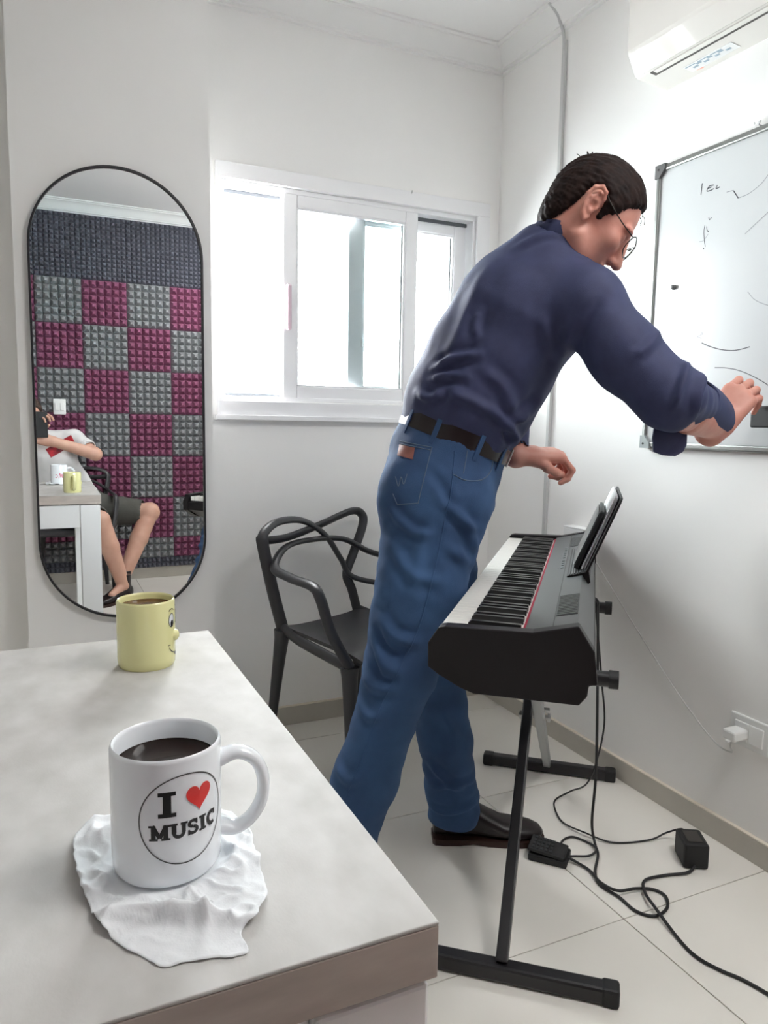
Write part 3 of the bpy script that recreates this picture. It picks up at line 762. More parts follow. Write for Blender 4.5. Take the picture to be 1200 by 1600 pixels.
# ------------------------------------------------------------------ sustain pedal, power adapter, cables
pd = thing('sustain_pedal', 'small black sustain pedal on the floor under the piano', 'pedal', (1.150, 1.437, 0), math.radians(-48))
MB().box((0, 0, 0.009), (0.098, 0.072, 0.018), 0.004).build('base', 'rubber', pd)
Mt = Matrix.Rotation(math.radians(6), 3, 'Y')
pl_ = MB().box((-0.004, 0, 0.026), (0.094, 0.068, 0.010), 0.003, Mt).build('tread', 'rubber', pd)
for i in range(5):
    for j in range(4): MB().box((-0.038 + i * 0.011, -0.024 + j * 0.016, 0.0325 + (0.038 - i * 0.011) * 0.105 - 0.001), (0.007, 0.011, 0.0022), 0.0006).build('grip_pad', 'grille', pl_)
ad = thing('power_adapter', 'black boxy power adapter on the floor by the skirting', 'adapter', (1.478, 1.282, 0), math.radians(-30))
MB().box((0, 0, 0.033), (0.062, 0.082, 0.064), 0.006).build('body', 'rubber', ad)
MB().box((0, 0, 0.0660), (0.036, 0.052, 0.0008), 0).build('rating_label', 'ac_slot', ad)
MB().tube([(0.004, 0.038, 0.050), (0.008, 0.056, 0.046)], 0.005, 8, ).build('strain_relief', 'rubber', ad)
def cable(pts, r, label, m='cable_black', n='cable'):
    return tag(MB().tube(crom(pts, 10), r, 8).build(n, m, None, 60), label, 'cable')
fz = 0.0042
cable([pw(0.66, 0.286, 0.672), pw(0.66, 0.296, 0.662), pw(0.661, 0.298, 0.63), pw(0.662, 0.304, 0.50), pw(0.668, 0.314, 0.22), (1.296, 1.45, 0.06), (1.292, 1.43, 0.010), (1.269, 1.391, fz), (1.212, 1.335, fz), (1.188, 1.290, fz), (1.198, 1.236, fz), (1.198, 1.180, fz), (1.225, 1.150, fz), (1.272, 1.160, fz), (1.302, 1.195, fz), (1.292, 1.226, fz), (1.249, 1.238, 0.010), (1.202, 1.245, 0.013), (1.190, 1.289, 0.010), (1.204, 1.349, fz), (1.192, 1.385, 0.008), (1.181, 1.402, 0.013)], 0.0036, 'black pedal cable hanging from the piano and looping on the floor')
cable([(1.196, 1.440, 0.012), (1.222, 1.478, fz), (1.262, 1.486, fz), (1.283, 1.448, fz), (1.276, 1.405, 0.011), (1.238, 1.387, 0.012), (1.200, 1.400, 0.012), (1.182, 1.408, 0.012)], 0.0030, 'short black cable loop beside the sustain pedal')
cable([pw(0.64, 0.286, 0.672), pw(0.64, 0.294, 0.660), pw(0.645, 0.296, 0.62), pw(0.70, 0.316, 0.45), pw(0.74, 0.330, 0.30), pw(0.76, 0.30, 0.14), (1.40, 1.665, 0.02), (1.350, 1.668, fz), (1.314, 1.628, fz), (1.286, 1.555, fz), (1.300, 1.483, 0.010), (1.345, 1.421, fz), (1.442, 1.392, fz), (1.491, 1.380, 0.02), (1.506, 1.346, 0.046), (1.505, 1.330, 0.047)], 0.0024, 'thin black lead from the piano to the power adapter')
cable([(1.452, 1.246, 0.012), (1.42, 1.240, 0.006), (1.363, 1.256, fz), (1.300, 1.258, 0.006), (1.258, 1.215, 0.012), (1.236, 1.158, 0.013), (1.216, 1.073, fz), (1.208, 1.017, fz), (1.222, 0.969, fz), (1.243, 0.929, fz), (1.262, 0.86, fz), (1.30, 0.70, fz), (1.42, 0.50, fz), (1.55, 0.40, fz)], 0.0036, 'black mains cable trailing across the floor tiles towards the camera')

# ================================================================== CHAIRS
def make_chair(name, label, loc, rotz, group):
    c = thing(name, label, 'chair', loc, rotz, group)
    mm = 'chair_plastic'
    # seat shell: a dished grid with a rolled front edge
    nx, ny = 22, 22; V = []; F = []
    def seat(u, v):
        wdt = 0.175 + 0.060 * v - 0.03 * max(0, (v - 0.85) / 0.15) ** 2
        x = u * wdt; y = -0.205 + 0.425 * v
        z = 0.468 - 0.022 * math.sin(PI * min(1, v * 1.1)) * (1 - u * u) + 0.012 * u ** 4
        if v > 0.82: z -= 0.030 * ((v - 0.82) / 0.18) ** 2
        return (x, y, z)
    for t_ in (0, -0.012):
        for i in range(nx + 1):
            for j in range(ny + 1):
                p = seat(2 * i / nx - 1, j / ny); V.append((p[0], p[1], p[2] + t_))
    N1 = (nx + 1) * (ny + 1); I = lambda i, j: i * (ny + 1) + j
    for i in range(nx):
        for j in range(ny):
            F.append((I(i, j), I(i + 1, j), I(i + 1, j + 1), I(i, j + 1)))
            F.append((N1 + I(i, j), N1 + I(i, j + 1), N1 + I(i + 1, j + 1), N1 + I(i + 1, j)))
    bd = [(i, 0) for i in range(nx)] + [(nx, j) for j in range(ny)] + [(i, ny) for i in range(nx, 0, -1)] + [(0, j) for j in range(ny, 0, -1)]
    for k in range(len(bd)):
        a = I(*bd[k]); b_ = I(*bd[(k + 1) % len(bd)]); F.append((a, N1 + a, N1 + b_, b_))
    MB().add(V, F).build('seat', mm, c, 50)
    # side rails under the seat
    for s_ in (-1, 1):
        MB().tube(crom([(s_ * .174, -.205, .470), (s_ * .192, -.10, .452), (s_ * .216, .05, .444), (s_ * .236, .165, .440)]), 0.017, 12, flat=(0.7, 1.1), upv=(0, 0, 1)).build('seat_rail', mm, c, 60)
    def leg(top, bot, r0, r1):
        T, B = Vector(top), Vector(bot)
        MB().tube([T + (B - T) * t for t in (0, .06, .2, .5, 1)], [r0 * 1.35, r0 * 1.15, r0, (r0 + r1) / 2, r1], 14).build('leg', mm, c, 60)
    for s_ in (-1, 1):
        leg((s_ * .174, -.205, .462), (s_ * .205, -.245, 0), 0.021, 0.013)
        leg((s_ * .230, .165, .438), (s_ * .250, .200, 0), 0.021, 0.013)
    fl = (0.75, 1.2)
    def band(nm, pts, r=0.0135):
        MB().tube(crom(pts, 8), r, 14, flat=fl).build(nm, mm, c, 70)
    band('arm_loop', [(.238, .175, .440), (.262, .120, .545), (.270, .085, .640), (.262, .040, .672), (.244, -.08, .676), (.215, -.195, .690), (.130, -.243, .742), (0, -.262, .752), (-.130, -.243, .742), (-.215, -.195, .690), (-.244, -.08, .676), (-.262, .040, .672), (-.270, .085, .640), (-.262, .120, .545), (-.238, .175, .440)])
    band('back_loop', [(.172, -.205, .46), (.200, -.222, .60), (.226, -.236, .74), (.222, -.244, .795), (.150, -.262, .830), (.040, -.268, .825), (-.055, -.258, .765), (-.115, -.240, .670), (-.150, -.215, .600), (-.235, -.11, .565), (-.258, .05, .505), (-.238, .170, .440)])
    band('back_loop', [(-.168, -.205, .46), (-.150, -.218, .55), (-.140, -.235, .61), (-.180, -.240, .69), (-.228, -.246, .785), (-.228, -.252, .828), (-.180, -.260, .842), (-.03, -.267, .800), (.110, -.262, .772), (.226, -.238, .775)])
    c.scale = (1, 1, 0.935)
    band('back_post', [(.172, -.205, .46), (.200, -.222, .60), (.227, -.238, .76), (.226, -.244, .79)], 0.0165)
    return c
make_chair('plastic_armchair', 'dark grey plastic armchair with looping bands, by the window wall', (0.927, 2.130, 0), math.radians(202), 'looping plastic armchairs')

# ================================================================== FIGURES: distance fields turned into skin and cloth
class Field:
    def __init__(s, lo, hi, h):
        s.lo = np.array(lo, np.float32); s.h = h
        s.n = np.ceil((np.array(hi) - np.array(lo)) / h).astype(int) + 1
        s.D = np.full(s.n, 1.0, np.float32)
    def win(s, lo, hi):
        a = np.clip(np.floor((np.array(lo) - s.lo) / s.h).astype(int), 0, s.n); b = np.clip(np.ceil((np.array(hi) - s.lo) / s.h).astype(int) + 1, 0, s.n)
        if np.any(b <= a): return None
        g = [(s.lo[i] + s.h * np.arange(a[i], b[i])).astype(np.float32) for i in range(3)]
        sl = tuple(slice(a[i], b[i]) for i in range(3))
        return sl, g[0][:, None, None], g[1][None, :, None], g[2][None, None, :]
    def put(s, sl, d, k, op):
        D = s.D[sl]
        if op == 'sub': d = -d; hh = np.clip(0.5 - 0.5 * (d - D) / k, 0, 1); s.D[sl] = d * (1 - hh) + D * hh + k * hh * (1 - hh)
        else: hh = np.clip(0.5 + 0.5 * (d - D) / k, 0, 1); s.D[sl] = d * (1 - hh) + D * hh - k * hh * (1 - hh)
    def cone(s, p, q, r0, r1, k=0.02, side=None, ratio=1.0, op='add'):
        p = np.array(p, np.float32); q = np.array(q, np.float32); m = max(r0, r1) * max(ratio, 1) + 2.5 * k + 2 * s.h
        w = s.win(np.minimum(p, q) - m, np.maximum(p, q) + m)
        if w is None: return s
        sl, X, Y, Z = w; d = q - p; L2 = float(d @ d) + 1e-12
        t = np.clip(((X - p[0]) * d[0] + (Y - p[1]) * d[1] + (Z - p[2]) * d[2]) / L2, 0, 1)
        rx, ry, rz = X - p[0] - t * d[0], Y - p[1] - t * d[1], Z - p[2] - t * d[2]
        if side is not None:
            sd = np.array(side, np.float32); sd = sd / np.linalg.norm(sd)
            c = rx * sd[0] + ry * sd[1] + rz * sd[2]; f = c * (1 - 1 / ratio)
            rx, ry, rz = rx - f * sd[0], ry - f * sd[1], rz - f * sd[2]
        dist = np.sqrt(rx * rx + ry * ry + rz * rz) - (r0 + (r1 - r0) * t)
        s.put(sl, dist, k, op); return s
    def ell(s, c, rad, fr=None, k=0.02, op='add'):
        c = np.array(c, np.float32); fr = np.eye(3) if fr is None else np.array(fr); m = max(rad) + 2.5 * k + 2 * s.h
        w = s.win(c - m, c + m)
        if w is None: return s
        sl, X, Y, Z = w; X = X - c[0]; Y = Y - c[1]; Z = Z - c[2]
        a = [(X * fr[i][0] + Y * fr[i][1] + Z * fr[i][2]) for i in range(3)]
        k0 = np.sqrt(sum((a[i] / rad[i]) ** 2 for i in range(3))); k1 = np.sqrt(sum((a[i] / rad[i] ** 2) ** 2 for i in range(3))) + 1e-9
        s.put(sl, np.where(k0 < 1e-3, -min(rad), k0 * (k0 - 1) / k1), k, op); return s
    def chain(s, pts, rs, k=0.02, side=None, ratio=1.0):
        for i in range(len(pts) - 1):
            ra = ratio if not isinstance(ratio, (list, tuple)) else (ratio[i] + ratio[i + 1]) / 2
            s.cone(pts[i], pts[i + 1], rs[i], rs[i + 1], k, side, ra)
        return s
    def cut(s, n, d0, k=0.004):
        """keep the side where n.x < d0"""
        n = np.array(n, np.float32)
        g = [(s.lo[i] + s.h * np.arange(s.n[i])).astype(np.float32) for i in range(3)]
        pl = g[0][:, None, None] * n[0] + g[1][None, :, None] * n[1] + g[2][None, None, :] * n[2] - d0
        hh = np.clip(0.5 - 0.5 * (s.D - pl) / k, 0, 1)
        s.D = (s.D * (1 - hh) + pl * hh + k * hh * (1 - hh)).astype(np.float32) if False else np.maximum(s.D, pl)
        return s
    def net(s):
        D = s.D; S = D < 0; n = np.array(D.shape)
        c = np.zeros(n - 1, np.uint8)
        for dx in (0, 1):
            for dy in (0, 1):
                for dz in (0, 1): c += S[dx:n[0] - 1 + dx, dy:n[1] - 1 + dy, dz:n[2] - 1 + dz]
        act = np.argwhere((c > 0) & (c < 8)); idx = np.full(n - 1, -1, np.int32); idx[tuple(act.T)] = np.arange(len(act))
        acc = np.zeros((len(act), 3)); cnt = np.zeros(len(act))
        cor = [np.array(v) for v in ((0,0,0),(1,0,0),(0,1,0),(1,1,0),(0,0,1),(1,0,1),(0,1,1),(1,1,1))]
        val = [D[tuple((act + o).T)] for o in cor]
        for a in range(8):
            for b in range(a + 1, 8):
                if np.abs(cor[a] - cor[b]).sum() != 1: continue
                m = (val[a] < 0) != (val[b] < 0)
                t = (val[a][m] / (val[a][m] - val[b][m]))[:, None]
                acc[m] += cor[a] + t * (cor[b] - cor[a]); cnt[m] += 1
        V = s.lo + s.h * (act + acc / cnt[:, None])
        Q = []
        for ax in range(3):
            sl0 = [slice(None)] * 3; sl1 = [slice(None)] * 3; sl0[ax] = slice(0, -1); sl1[ax] = slice(1, None)
            e = np.argwhere(S[tuple(sl0)] != S[tuple(sl1)])
            u, v = [(1, 2), (2, 0), (0, 1)][ax]
            ok = (e[:, u] > 0) & (e[:, v] > 0) & (e[:, u] < n[u] - 1) & (e[:, v] < n[v] - 1); e = e[ok]
            f = S[tuple(e.T)]
            def at(du, dv):
                q = e.copy(); q[:, u] -= du; q[:, v] -= dv; return idx[tuple(q.T)]
            q = np.stack([at(0, 0), at(1, 0), at(1, 1), at(0, 1)], 1); q[f] = q[f][:, ::-1]
            Q.append(q[:, ::-1])
        return V, np.concatenate(Q)

def normals(V, Q):
    n = np.cross(V[Q[:, 2]] - V[Q[:, 0]], V[Q[:, 3]] - V[Q[:, 1]])
    N = np.zeros_like(V)
    for i in range(4): np.add.at(N, Q[:, i], n)
    return N / (np.linalg.norm(N, axis=1)[:, None] + 1e-12)
def relax(V, Q, it=2, f=0.5):
    E = np.concatenate([Q[:, [0, 1]], Q[:, [1, 2]], Q[:, [2, 3]], Q[:, [3, 0]]])
    deg = np.bincount(E[:, 0], minlength=len(V)) + np.bincount(E[:, 1], minlength=len(V))
    for _ in range(it):
        A = np.zeros_like(V); np.add.at(A, E[:, 0], V[E[:, 1]]); np.add.at(A, E[:, 1], V[E[:, 0]])
        V = V + f * (A / deg[:, None] - V)
    return V
def vnoise(P, seed=0):
    """value noise, vectorised"""
    P = P + seed * 17.31; I = np.floor(P).astype(np.int64); F = P - I; F = F * F * (3 - 2 * F)
    def hsh(i): 
        h = (i[:, 0] * 73856093) ^ (i[:, 1] * 19349663) ^ (i[:, 2] * 83492791); h = (h ^ (h >> 13)) * 1274126177
        return ((h & 0xffff) / 32767.5) - 1
    r = 0
    for dx in (0, 1):
        for dy in (0, 1):
            for dz in (0, 1):
                w = (F[:, 0] if dx else 1 - F[:, 0]) * (F[:, 1] if dy else 1 - F[:, 1]) * (F[:, 2] if dz else 1 - F[:, 2])
                r = r + w * hsh(I + np.array([dx, dy, dz]))
    return r
def crease(V, N, strokes, view, w=0.012):
    """raise or press folds: each stroke is (points, amount[, width]) stencilled along the direction view"""
    v = np.array(view, float); v /= np.linalg.norm(v); near = np.clip(-(N @ v) * 2.0, 0, 1); off = np.zeros(len(V))
    def flat(P): return P - np.outer(P @ v, v)
    VF = flat(V)
    for st in strokes:
        P = np.array([tuple(p) for p in crom(st[0], 6)]); P = flat(P); amt = st[1]; ww = st[2] if len(st) > 2 else w
        best = np.full(len(V), 1e9); bt = np.zeros(len(V)); M_ = len(P)
        msk = np.all((VF > P.min(0) - 4 * ww) & (VF < P.max(0) + 4 * ww), axis=1); X = VF[msk]
        b = np.full(len(X), 1e9); tt = np.zeros(len(X))
        for i in range(M_ - 1):
            d = P[i + 1] - P[i]; t = np.clip(((X - P[i]) @ d) / (d @ d + 1e-12), 0, 1); q = np.linalg.norm(X - P[i] - t[:, None] * d, axis=1)
            m = q < b; b[m] = q[m]; tt[m] = (i + t[m]) / (M_ - 1)
        fade = np.clip(np.minimum(tt, 1 - tt) * 5, 0, 1); fade = 0.25 + 0.75 * fade
        prof = np.exp(-(b / ww) ** 2) - 0.45 * np.exp(-((b - 1.7 * ww) / ww) ** 2)
        off[msk] += amt * prof * fade * near[msk]
    return V + N * off[:, None]
def np_mesh(name, V, Q, m):
    me = bpy.data.meshes.new(name)
    me.vertices.add(len(V)); me.vertices.foreach_set('co', np.ascontiguousarray(V, np.float32).ravel())
    me.loops.add(Q.size); me.loops.foreach_set('vertex_index', np.ascontiguousarray(Q, np.int32).ravel())
    me.polygons.add(len(Q)); me.polygons.foreach_set('loop_start', np.arange(0, Q.size, 4, dtype=np.int32))
    me.polygons.foreach_set('use_smooth', np.ones(len(Q), bool))
    me.update(calc_edges=True); me.validate()
    me.materials.append(MATS[m]); return me
def place(parent, name, me):
    o = link(name, me, parent); o.location = -Vector(parent.location); return o
from mathutils.bvhtree import BVHTree
def bvh_of(V, Q): return BVHTree.FromPolygons([tuple(v) for v in V], [tuple(int(i) for i in q) for q in Q])
def cast(bvh, pts, view, lift=0.0):
    out = []; d = Vector(view).normalized()
    for p in pts:
        h = bvh.ray_cast(Vector(p) - d * 0.6, d)
        if h[0] is not None: out.append(h[0] + h[1] * lift)
    return out

def unit(v): v = np.array(v, float); return v / np.linalg.norm(v)
def hand(f, O, X, N, left, curls, thumb, sc=1.0, k=0.006):
    """palm and five bent fingers. X to the knuckles, N out of the back of the hand, curls per finger index..little in degrees"""
    O = np.array(O, float); X = unit(X); N = np.array(N, float); N = unit(N - X * (N @ X)); T = np.cross(N, X) * (1 if not left else -1)  # towards the thumb
    P = lambda a, b, c: O + sc * (X * a + T * b + N * c)
    for b0, b1, r in ((0.016, 0.026, 0.0150), (0.004, 0.009, 0.0158), (-0.008, -0.009, 0.0155), (-0.018, -0.027, 0.0140)):
        f.cone(P(0.004, b0, 0), P(0.086 - abs(b1 - 0.008) * 0.25, b1, 0.002), 0.0165 * sc, r * sc * 0.92, 0.012)
    f.cone(P(-0.03, 0, 0), P(0.02, 0, 0), 0.024 * sc, 0.023 * sc, 0.016, T, 1.25)
    fin = [(0.028, 0.090, (0.043, 0.026, 0.021), 0.0092), (0.009, 0.094, (0.047, 0.030, 0.022), 0.0094), (-0.010, 0.090, (0.043, 0.028, 0.021), 0.0090), (-0.027, 0.081, (0.034, 0.021, 0.019), 0.0080)]
    for i, (b, a, L, r) in enumerate(fin):
        p = P(a, b, 0.001); ang = 0.0; sp = (b / 0.03) * 0.10; r *= sc
        f.ell(p, (r * 1.18, r * 1.18, r * 1.18), None, k)
        for j in range(3):
            ang += math.radians(curls[i][j]); d = X * math.cos(ang) - N * math.sin(ang) + T * sp * math.cos(ang); q = p + unit(d) * L[j] * sc
            r1 = r * (0.95, 0.92, 0.86)[j]
            f.cone(p, q, r, r1, k * 0.5); p, r = q, r1
    t0 = P(0.018, 0.022, -0.006); r = 0.0135 * sc
    f.ell(P(0.030, 0.018, -0.010), (0.022 * sc, 0.016 * sc, 0.014 * sc), (X, T, N), 0.012)
    for (a, b, c), r1 in zip(thumb, (0.0118, 0.0105, 0.0088)):
        q = P(a, b, c); f.cone(t0, q, r, r1 * sc, k); t0, r = q, r1 * sc
def head(f, O, Fd, Ud):
    """skull, jaw, nose, brow, lips, ears; O between the ears"""
    O = np.array(O, float); Fd = unit(Fd); Ud = np.array(Ud, float); Ud = unit(Ud - Fd * (Ud @ Fd)); R_ = np.cross(Fd, Ud); fr = (Fd, R_, Ud)
    P = lambda a, b, c: O + Fd * a + R_ * b + Ud * c
    f.ell(P(-0.008, 0, 0.026), (0.095, 0.075, 0.084), fr, 0.02)
    f.ell(P(0.036, 0, -0.030), (0.058, 0.060, 0.082), fr, 0.02)
    f.ell(P(0.070, 0, -0.104), (0.021, 0.026, 0.018), fr, 0.025)
    for s_ in (-1, 1):
        f.cone(P(0.010, s_ * 0.056, -0.062), P(0.066, s_ * 0.018, -0.106), 0.017, 0.016, 0.025)
        f.ell(P(0.068, s_ * 0.040, -0.022), (0.018, 0.018, 0.016), fr, 0.018)
        f.ell(P(0.083, s_ * 0.030, 0.016), (0.012, 0.024, 0.008), fr, 0.012)
        f.ell(P(0.094, s_ * 0.031, -0.002), (0.012, 0.017, 0.010), fr, 0.008, 'sub')
        f.ell(P(0.077, s_ * 0.031, -0.003), (0.0125, 0.0135, 0.0125), fr, 0.003)
        f.ell(P(0.093, s_ * 0.011, -0.044), (0.010, 0.008, 0.008), fr, 0.006)
        # ear: bowl, curled rim, inner fold, small front flap, lobe
        rim = [(0.004, 0.076, 0.004), (0.006, 0.083, 0.016), (0.000, 0.088, 0.027), (-0.012, 0.092, 0.030), (-0.023, 0.094, 0.020), (-0.025, 0.092, 0.004), (-0.019, 0.087, -0.014), (-0.010, 0.082, -0.028), (-0.001, 0.078, -0.034), (0.004, 0.076, -0.026)]
        f.ell(P(-0.008, s_ * 0.079, -0.002), (0.017, 0.007, 0.028), fr, 0.008)
        f.chain([P(a, s_ * b, c) for a, b, c in rim], [0.0038, 0.0042, 0.0044, 0.0044, 0.0044, 0.0044, 0.0044, 0.0050, 0.0052, 0.0040], 0.0025)
        f.chain([P(-0.010, s_ * 0.087, 0.018), P(-0.015, s_ * 0.088, 0.004), P(-0.009, s_ * 0.085, -0.014)], [0.0032, 0.0034, 0.0034], 0.004)
        f.ell(P(-0.003, s_ * 0.087, -0.005), (0.0072, 0.0085, 0.0100), fr, 0.003, 'sub')
        f.ell(P(-0.004, s_ * 0.090, 0.016), (0.0050, 0.0060, 0.0080), fr, 0.003, 'sub')
        f.ell(P(0.005, s_ * 0.079, -0.006), (0.0042, 0.0042, 0.0055), fr, 0.003)
    f.cone(P(0.090, 0, 0.006), P(0.112, 0, -0.040), 0.0085, 0.0105, 0.010)
    f.ell(P(0.112, 0, -0.042), (0.010, 0.011, 0.009), fr, 0.006)
    f.ell(P(0.088, 0, -0.066), (0.012, 0.024, 0.0065), fr, 0.007); f.ell(P(0.086, 0, -0.078), (0.011, 0.021, 0.0065), fr, 0.006)
    return P, fr
def fuse(parts):
    V = np.concatenate([p[0] for p in parts]); Q = []; n = 0
    for v, q in parts: Q.append(q + n); n += len(v)
    return V, np.concatenate(Q)
def poly_sd(px, py, poly):
    d = np.full(np.broadcast(px, py).shape, 1e9, np.float32); s_ = np.ones(d.shape, np.float32); n = len(poly)
    for i in range(n):
        ax, ay = poly[i]; bx, by = poly[i - 1]; ex, ey = bx - ax, by - ay; wx, wy = px - ax, py - ay
        t = np.clip((wx * ex + wy * ey) / (ex * ex + ey * ey), 0, 1)
        d = np.minimum(d, (wx - ex * t) ** 2 + (wy - ey * t) ** 2)
        c1 = py >= ay; c2 = py < by; c3 = ex * wy > ey * wx
        flip = (c1 & c2 & c3) | (~c1 & ~c2 & ~c3); s_ = np.where(flip, -s_, s_)
    return s_ * np.sqrt(d)
HAIR_POLY = [(0.088, 0.080), (0.068, 0.062), (0.052, 0.040), (0.044, 0.014), (0.030, 0.004), (0.027, -0.016), (0.014, -0.018), (0.011, 0.012), (0.004, 0.030), (-0.016, 0.036), (-0.032, 0.020), (-0.036, -0.022), (-0.046, -0.064), (-0.070, -0.095), (-0.16, -0.10), (-0.16, 0.20), (0.14, 0.20), (0.14, 0.115)]
def hair(O, fr, m, parent, name='hair', h=0.0035, amp=0.0035, thick=0.009, seed=3):
    O = np.array(O, float); Fd, R_, Ud = fr; f = Field(O - 0.16, O + 0.16, h)
    cr = lambda t: [(O - 0.008 * Fd + 0.026 * Ud, (0.095 + t, 0.075 + t, 0.084 + t))]
    for c, rad in cr(thick): f.ell(c, rad, fr, 0.001)
    f.ell(O - 0.052 * Fd - 0.030 * Ud, (0.046, 0.060 + thick * 0.4, 0.066), fr, 0.03)
    g = [(f.lo[i] + f.h * np.arange(f.n[i])) - O[i] for i in range(3)]
    X, Y, Z = g[0][:, None, None], g[1][None, :, None], g[2][None, None, :]
    a = (X * Fd[0] + Y * Fd[1] + Z * Fd[2]).astype(np.float32); c = (X * Ud[0] + Y * Ud[1] + Z * Ud[2]).astype(np.float32)
    pd_ = poly_sd(a, c, HAIR_POLY); k = 0.012
    hh = np.clip(0.5 - 0.5 * (pd_ - f.D) / k, 0, 1); f.D = (pd_ * (1 - hh) + f.D * hh + k * hh * (1 - hh)).astype(np.float32)
    V, Q = f.net(); V = relax(V, Q, 2); N = normals(V, Q)
    Lc = np.stack([(V - O) @ Fd, (V - O) @ R_, (V - O) @ Ud], 1)
    ang = np.arctan2(Lc[:, 1], Lc[:, 2] + 0.02) * 14
    st = vnoise(np.stack([Lc[:, 0] * 45, ang * 2.2, Lc[:, 2] * 20], 1), seed) * 0.6 + vnoise(np.stack([Lc[:, 0] * 120, ang * 6, Lc[:, 2] * 60], 1), seed + 1) * 0.4
    V = V + N * (amp * st)[:, None]
    return place(parent, name, np_mesh(name, V, Q, m))

mat('skin', (0.60, 0.30, 0.235), 0.5, sub=0.12, color2=(0.52, 0.215, 0.165), vscale=22, bump=0.08, bscale=220)
mat('skin_light', (0.66, 0.40, 0.30), 0.5, sub=0.1, color2=(0.56, 0.31, 0.23), vscale=12, bump=0.08, bscale=220)
mat('hair_dark', (0.024, 0.013, 0.011), 0.65, spec=0.12, color2=(0.012, 0.008, 0.008), vscale=60)
mat('hair_brown', (0.05, 0.03, 0.02), 0.5)
mat('shirt_navy', (0.028, 0.034, 0.092), 0.75, var=0.12, vscale=30, bump=0.25, bscale=900, sheen=0.06)
mat('denim', (0.036, 0.092, 0.210), 0.85, color2=(0.017, 0.044, 0.115), vscale=7, detail=12, bump=0.45, bscale=900, sheen=0.10)
mat('denim_thread', (0.085, 0.125, 0.19), 0.8)
mat('belt_leather', (0.012, 0.007, 0.007), 0.28, spec=0.35)
mat('patch_leather', (0.20, 0.065, 0.050), 0.5, var=0.2, vscale=50)
mat('shoe_leather', (0.016, 0.012, 0.013), 0.28)
mat('shoe_sole', (0.035, 0.014, 0.010), 0.5)
mat('glasses_metal', (0.05, 0.05, 0.045), 0.3, metallic=0.8)
mat('tee_white', (0.70, 0.70, 0.70), 0.85, bump=0.2, bscale=800)
mat('shorts_grey', (0.085, 0.085, 0.075), 0.9, bump=0.2, bscale=800)
mat('tee_red', (0.55, 0.02, 0.035), 0.7, color2=(0.06, 0.01, 0.02), vscale=28, detail=2)
glass_mat('lens', (0.97, 0.98, 0.98))

def shoe(parent, heel, d, L, left):
    d = unit((d[0], d[1], 0)); s_ = np.array([-d[1], d[0], 0]) ; z = np.array([0, 0, 1.0]); H = np.array([heel[0], heel[1], heel[2]])
    sec = [(0.000, .020, .024, .055), (0.006, .029, .020, .088), (0.030, .034, .018, .102), (0.075, .035, .017, .104), (0.110, .037, .016, .104), (0.150, .042, .014, .080), (0.190, .047, .013, .058), (0.235, .048, .013, .050), (0.272, .040, .014, .044), (0.294, .026, .015, .037), (0.303, .010, .018, .028)]
    def ring(x, w, z0, z1, n=20, e=2.6):
        out = []
        for k in range(n):
            a = 2 * PI * k / n; c, sn = math.cos(a), math.sin(a)
            out.append(H + d * (x * L / 0.305) + s_ * (w * math.copysign(abs(c) ** (2 / e), c) + (0.004 if left else -0.004) * math.sin(PI * x / .3)) + z * ((z0 + z1) / 2 + (z1 - z0) / 2 * math.copysign(abs(sn) ** (2 / e), sn)))
        return out
    V = []; F = []; n = 20
    for t in sec: V += ring(*t)
    for i in range(len(sec) - 1):
        for k in range(n): F.append((i * n + k, i * n + (k + 1) % n, (i + 1) * n + (k + 1) % n, (i + 1) * n + k))
    F += [tuple(range(n)), tuple(range((len(sec) - 1) * n, len(sec) * n))]
    root = MB().add(V, F); me = root.mesh('shoe', 'shoe_leather', 60)
    o = place(parent, 'shoe', me)
    out = []; 
    for (x, w, *_r) in sec: out.append((x, w + 0.004))
    pl = [(x, w) for x, w in out] + [(x, -w) for x, w in out[::-1]]
    Vs = []; npl = len(pl)
    for zz in (0.0, 0.016):
        for (x, w) in pl: Vs.append(H + d * (x * L / 0.305 + (0.003 if x > 0.2 else -0.002)) + s_ * (w + (0.004 if left else -0.004) * math.sin(PI * x / .3)) + z * (zz + (0.006 if 0.09 < x < 0.15 and zz == 0 else 0)))
    Fs = [tuple(range(npl)), tuple(range(npl, 2 * npl))] + [(i, (i + 1) % npl, npl + (i + 1) % npl, npl + i) for i in range(npl)]
    place(parent, 'boot_shaft', MB().tube([H + d * 0.045 + z * 0.06, H + d * 0.05 + z * 0.10, H + d * 0.048 + z * 0.16], [0.036, 0.038, 0.040], 20).mesh('boot_shaft', 'shoe_leather', 60))
    so_ = MB().add(Vs, Fs).build('sole', 'shoe_sole', o)
    return o

# ================================================================== THE MAN AT THE PIANO
man = thing('person', 'man in navy shirt and blue jeans leaning over piano to wipe the whiteboard', 'person', (0.80, 1.52, 0))
VW = (0.55, 0.835, 0.0)                      # sideways look across the figure, used to stencil folds
MF = unit((0.89, -0.45, 0)); ML = np.array([0.45, 0.89, 0]) / np.linalg.norm((0.45, 0.89)); MZ = np.array([0, 0, 1.0])
HO = np.array([1.090, 1.318, 1.552]); HF0 = unit((0.82, -0.57, 0)); tl = math.radians(42)
HFD = HF0 * math.cos(tl) - MZ * math.sin(tl); HUD = MZ * math.cos(tl) + HF0 * math.sin(tl)
SR = np.array([1.052, 1.278, 1.356]); ER = np.array([1.150, 1.130, 1.165]); WR = np.array([1.400, 1.232, 1.108])
SL = np.array([1.225, 1.600, 1.395]); EL = np.array([1.130, 1.700, 1.165]); WL = np.array([1.115, 1.602, 1.022])
SP = [np.array(p) for p in ((0.903, 1.550, 1.085), (0.968, 1.500, 1.257), (1.018, 1.450, 1.385), (1.064, 1.400, 1.470))]
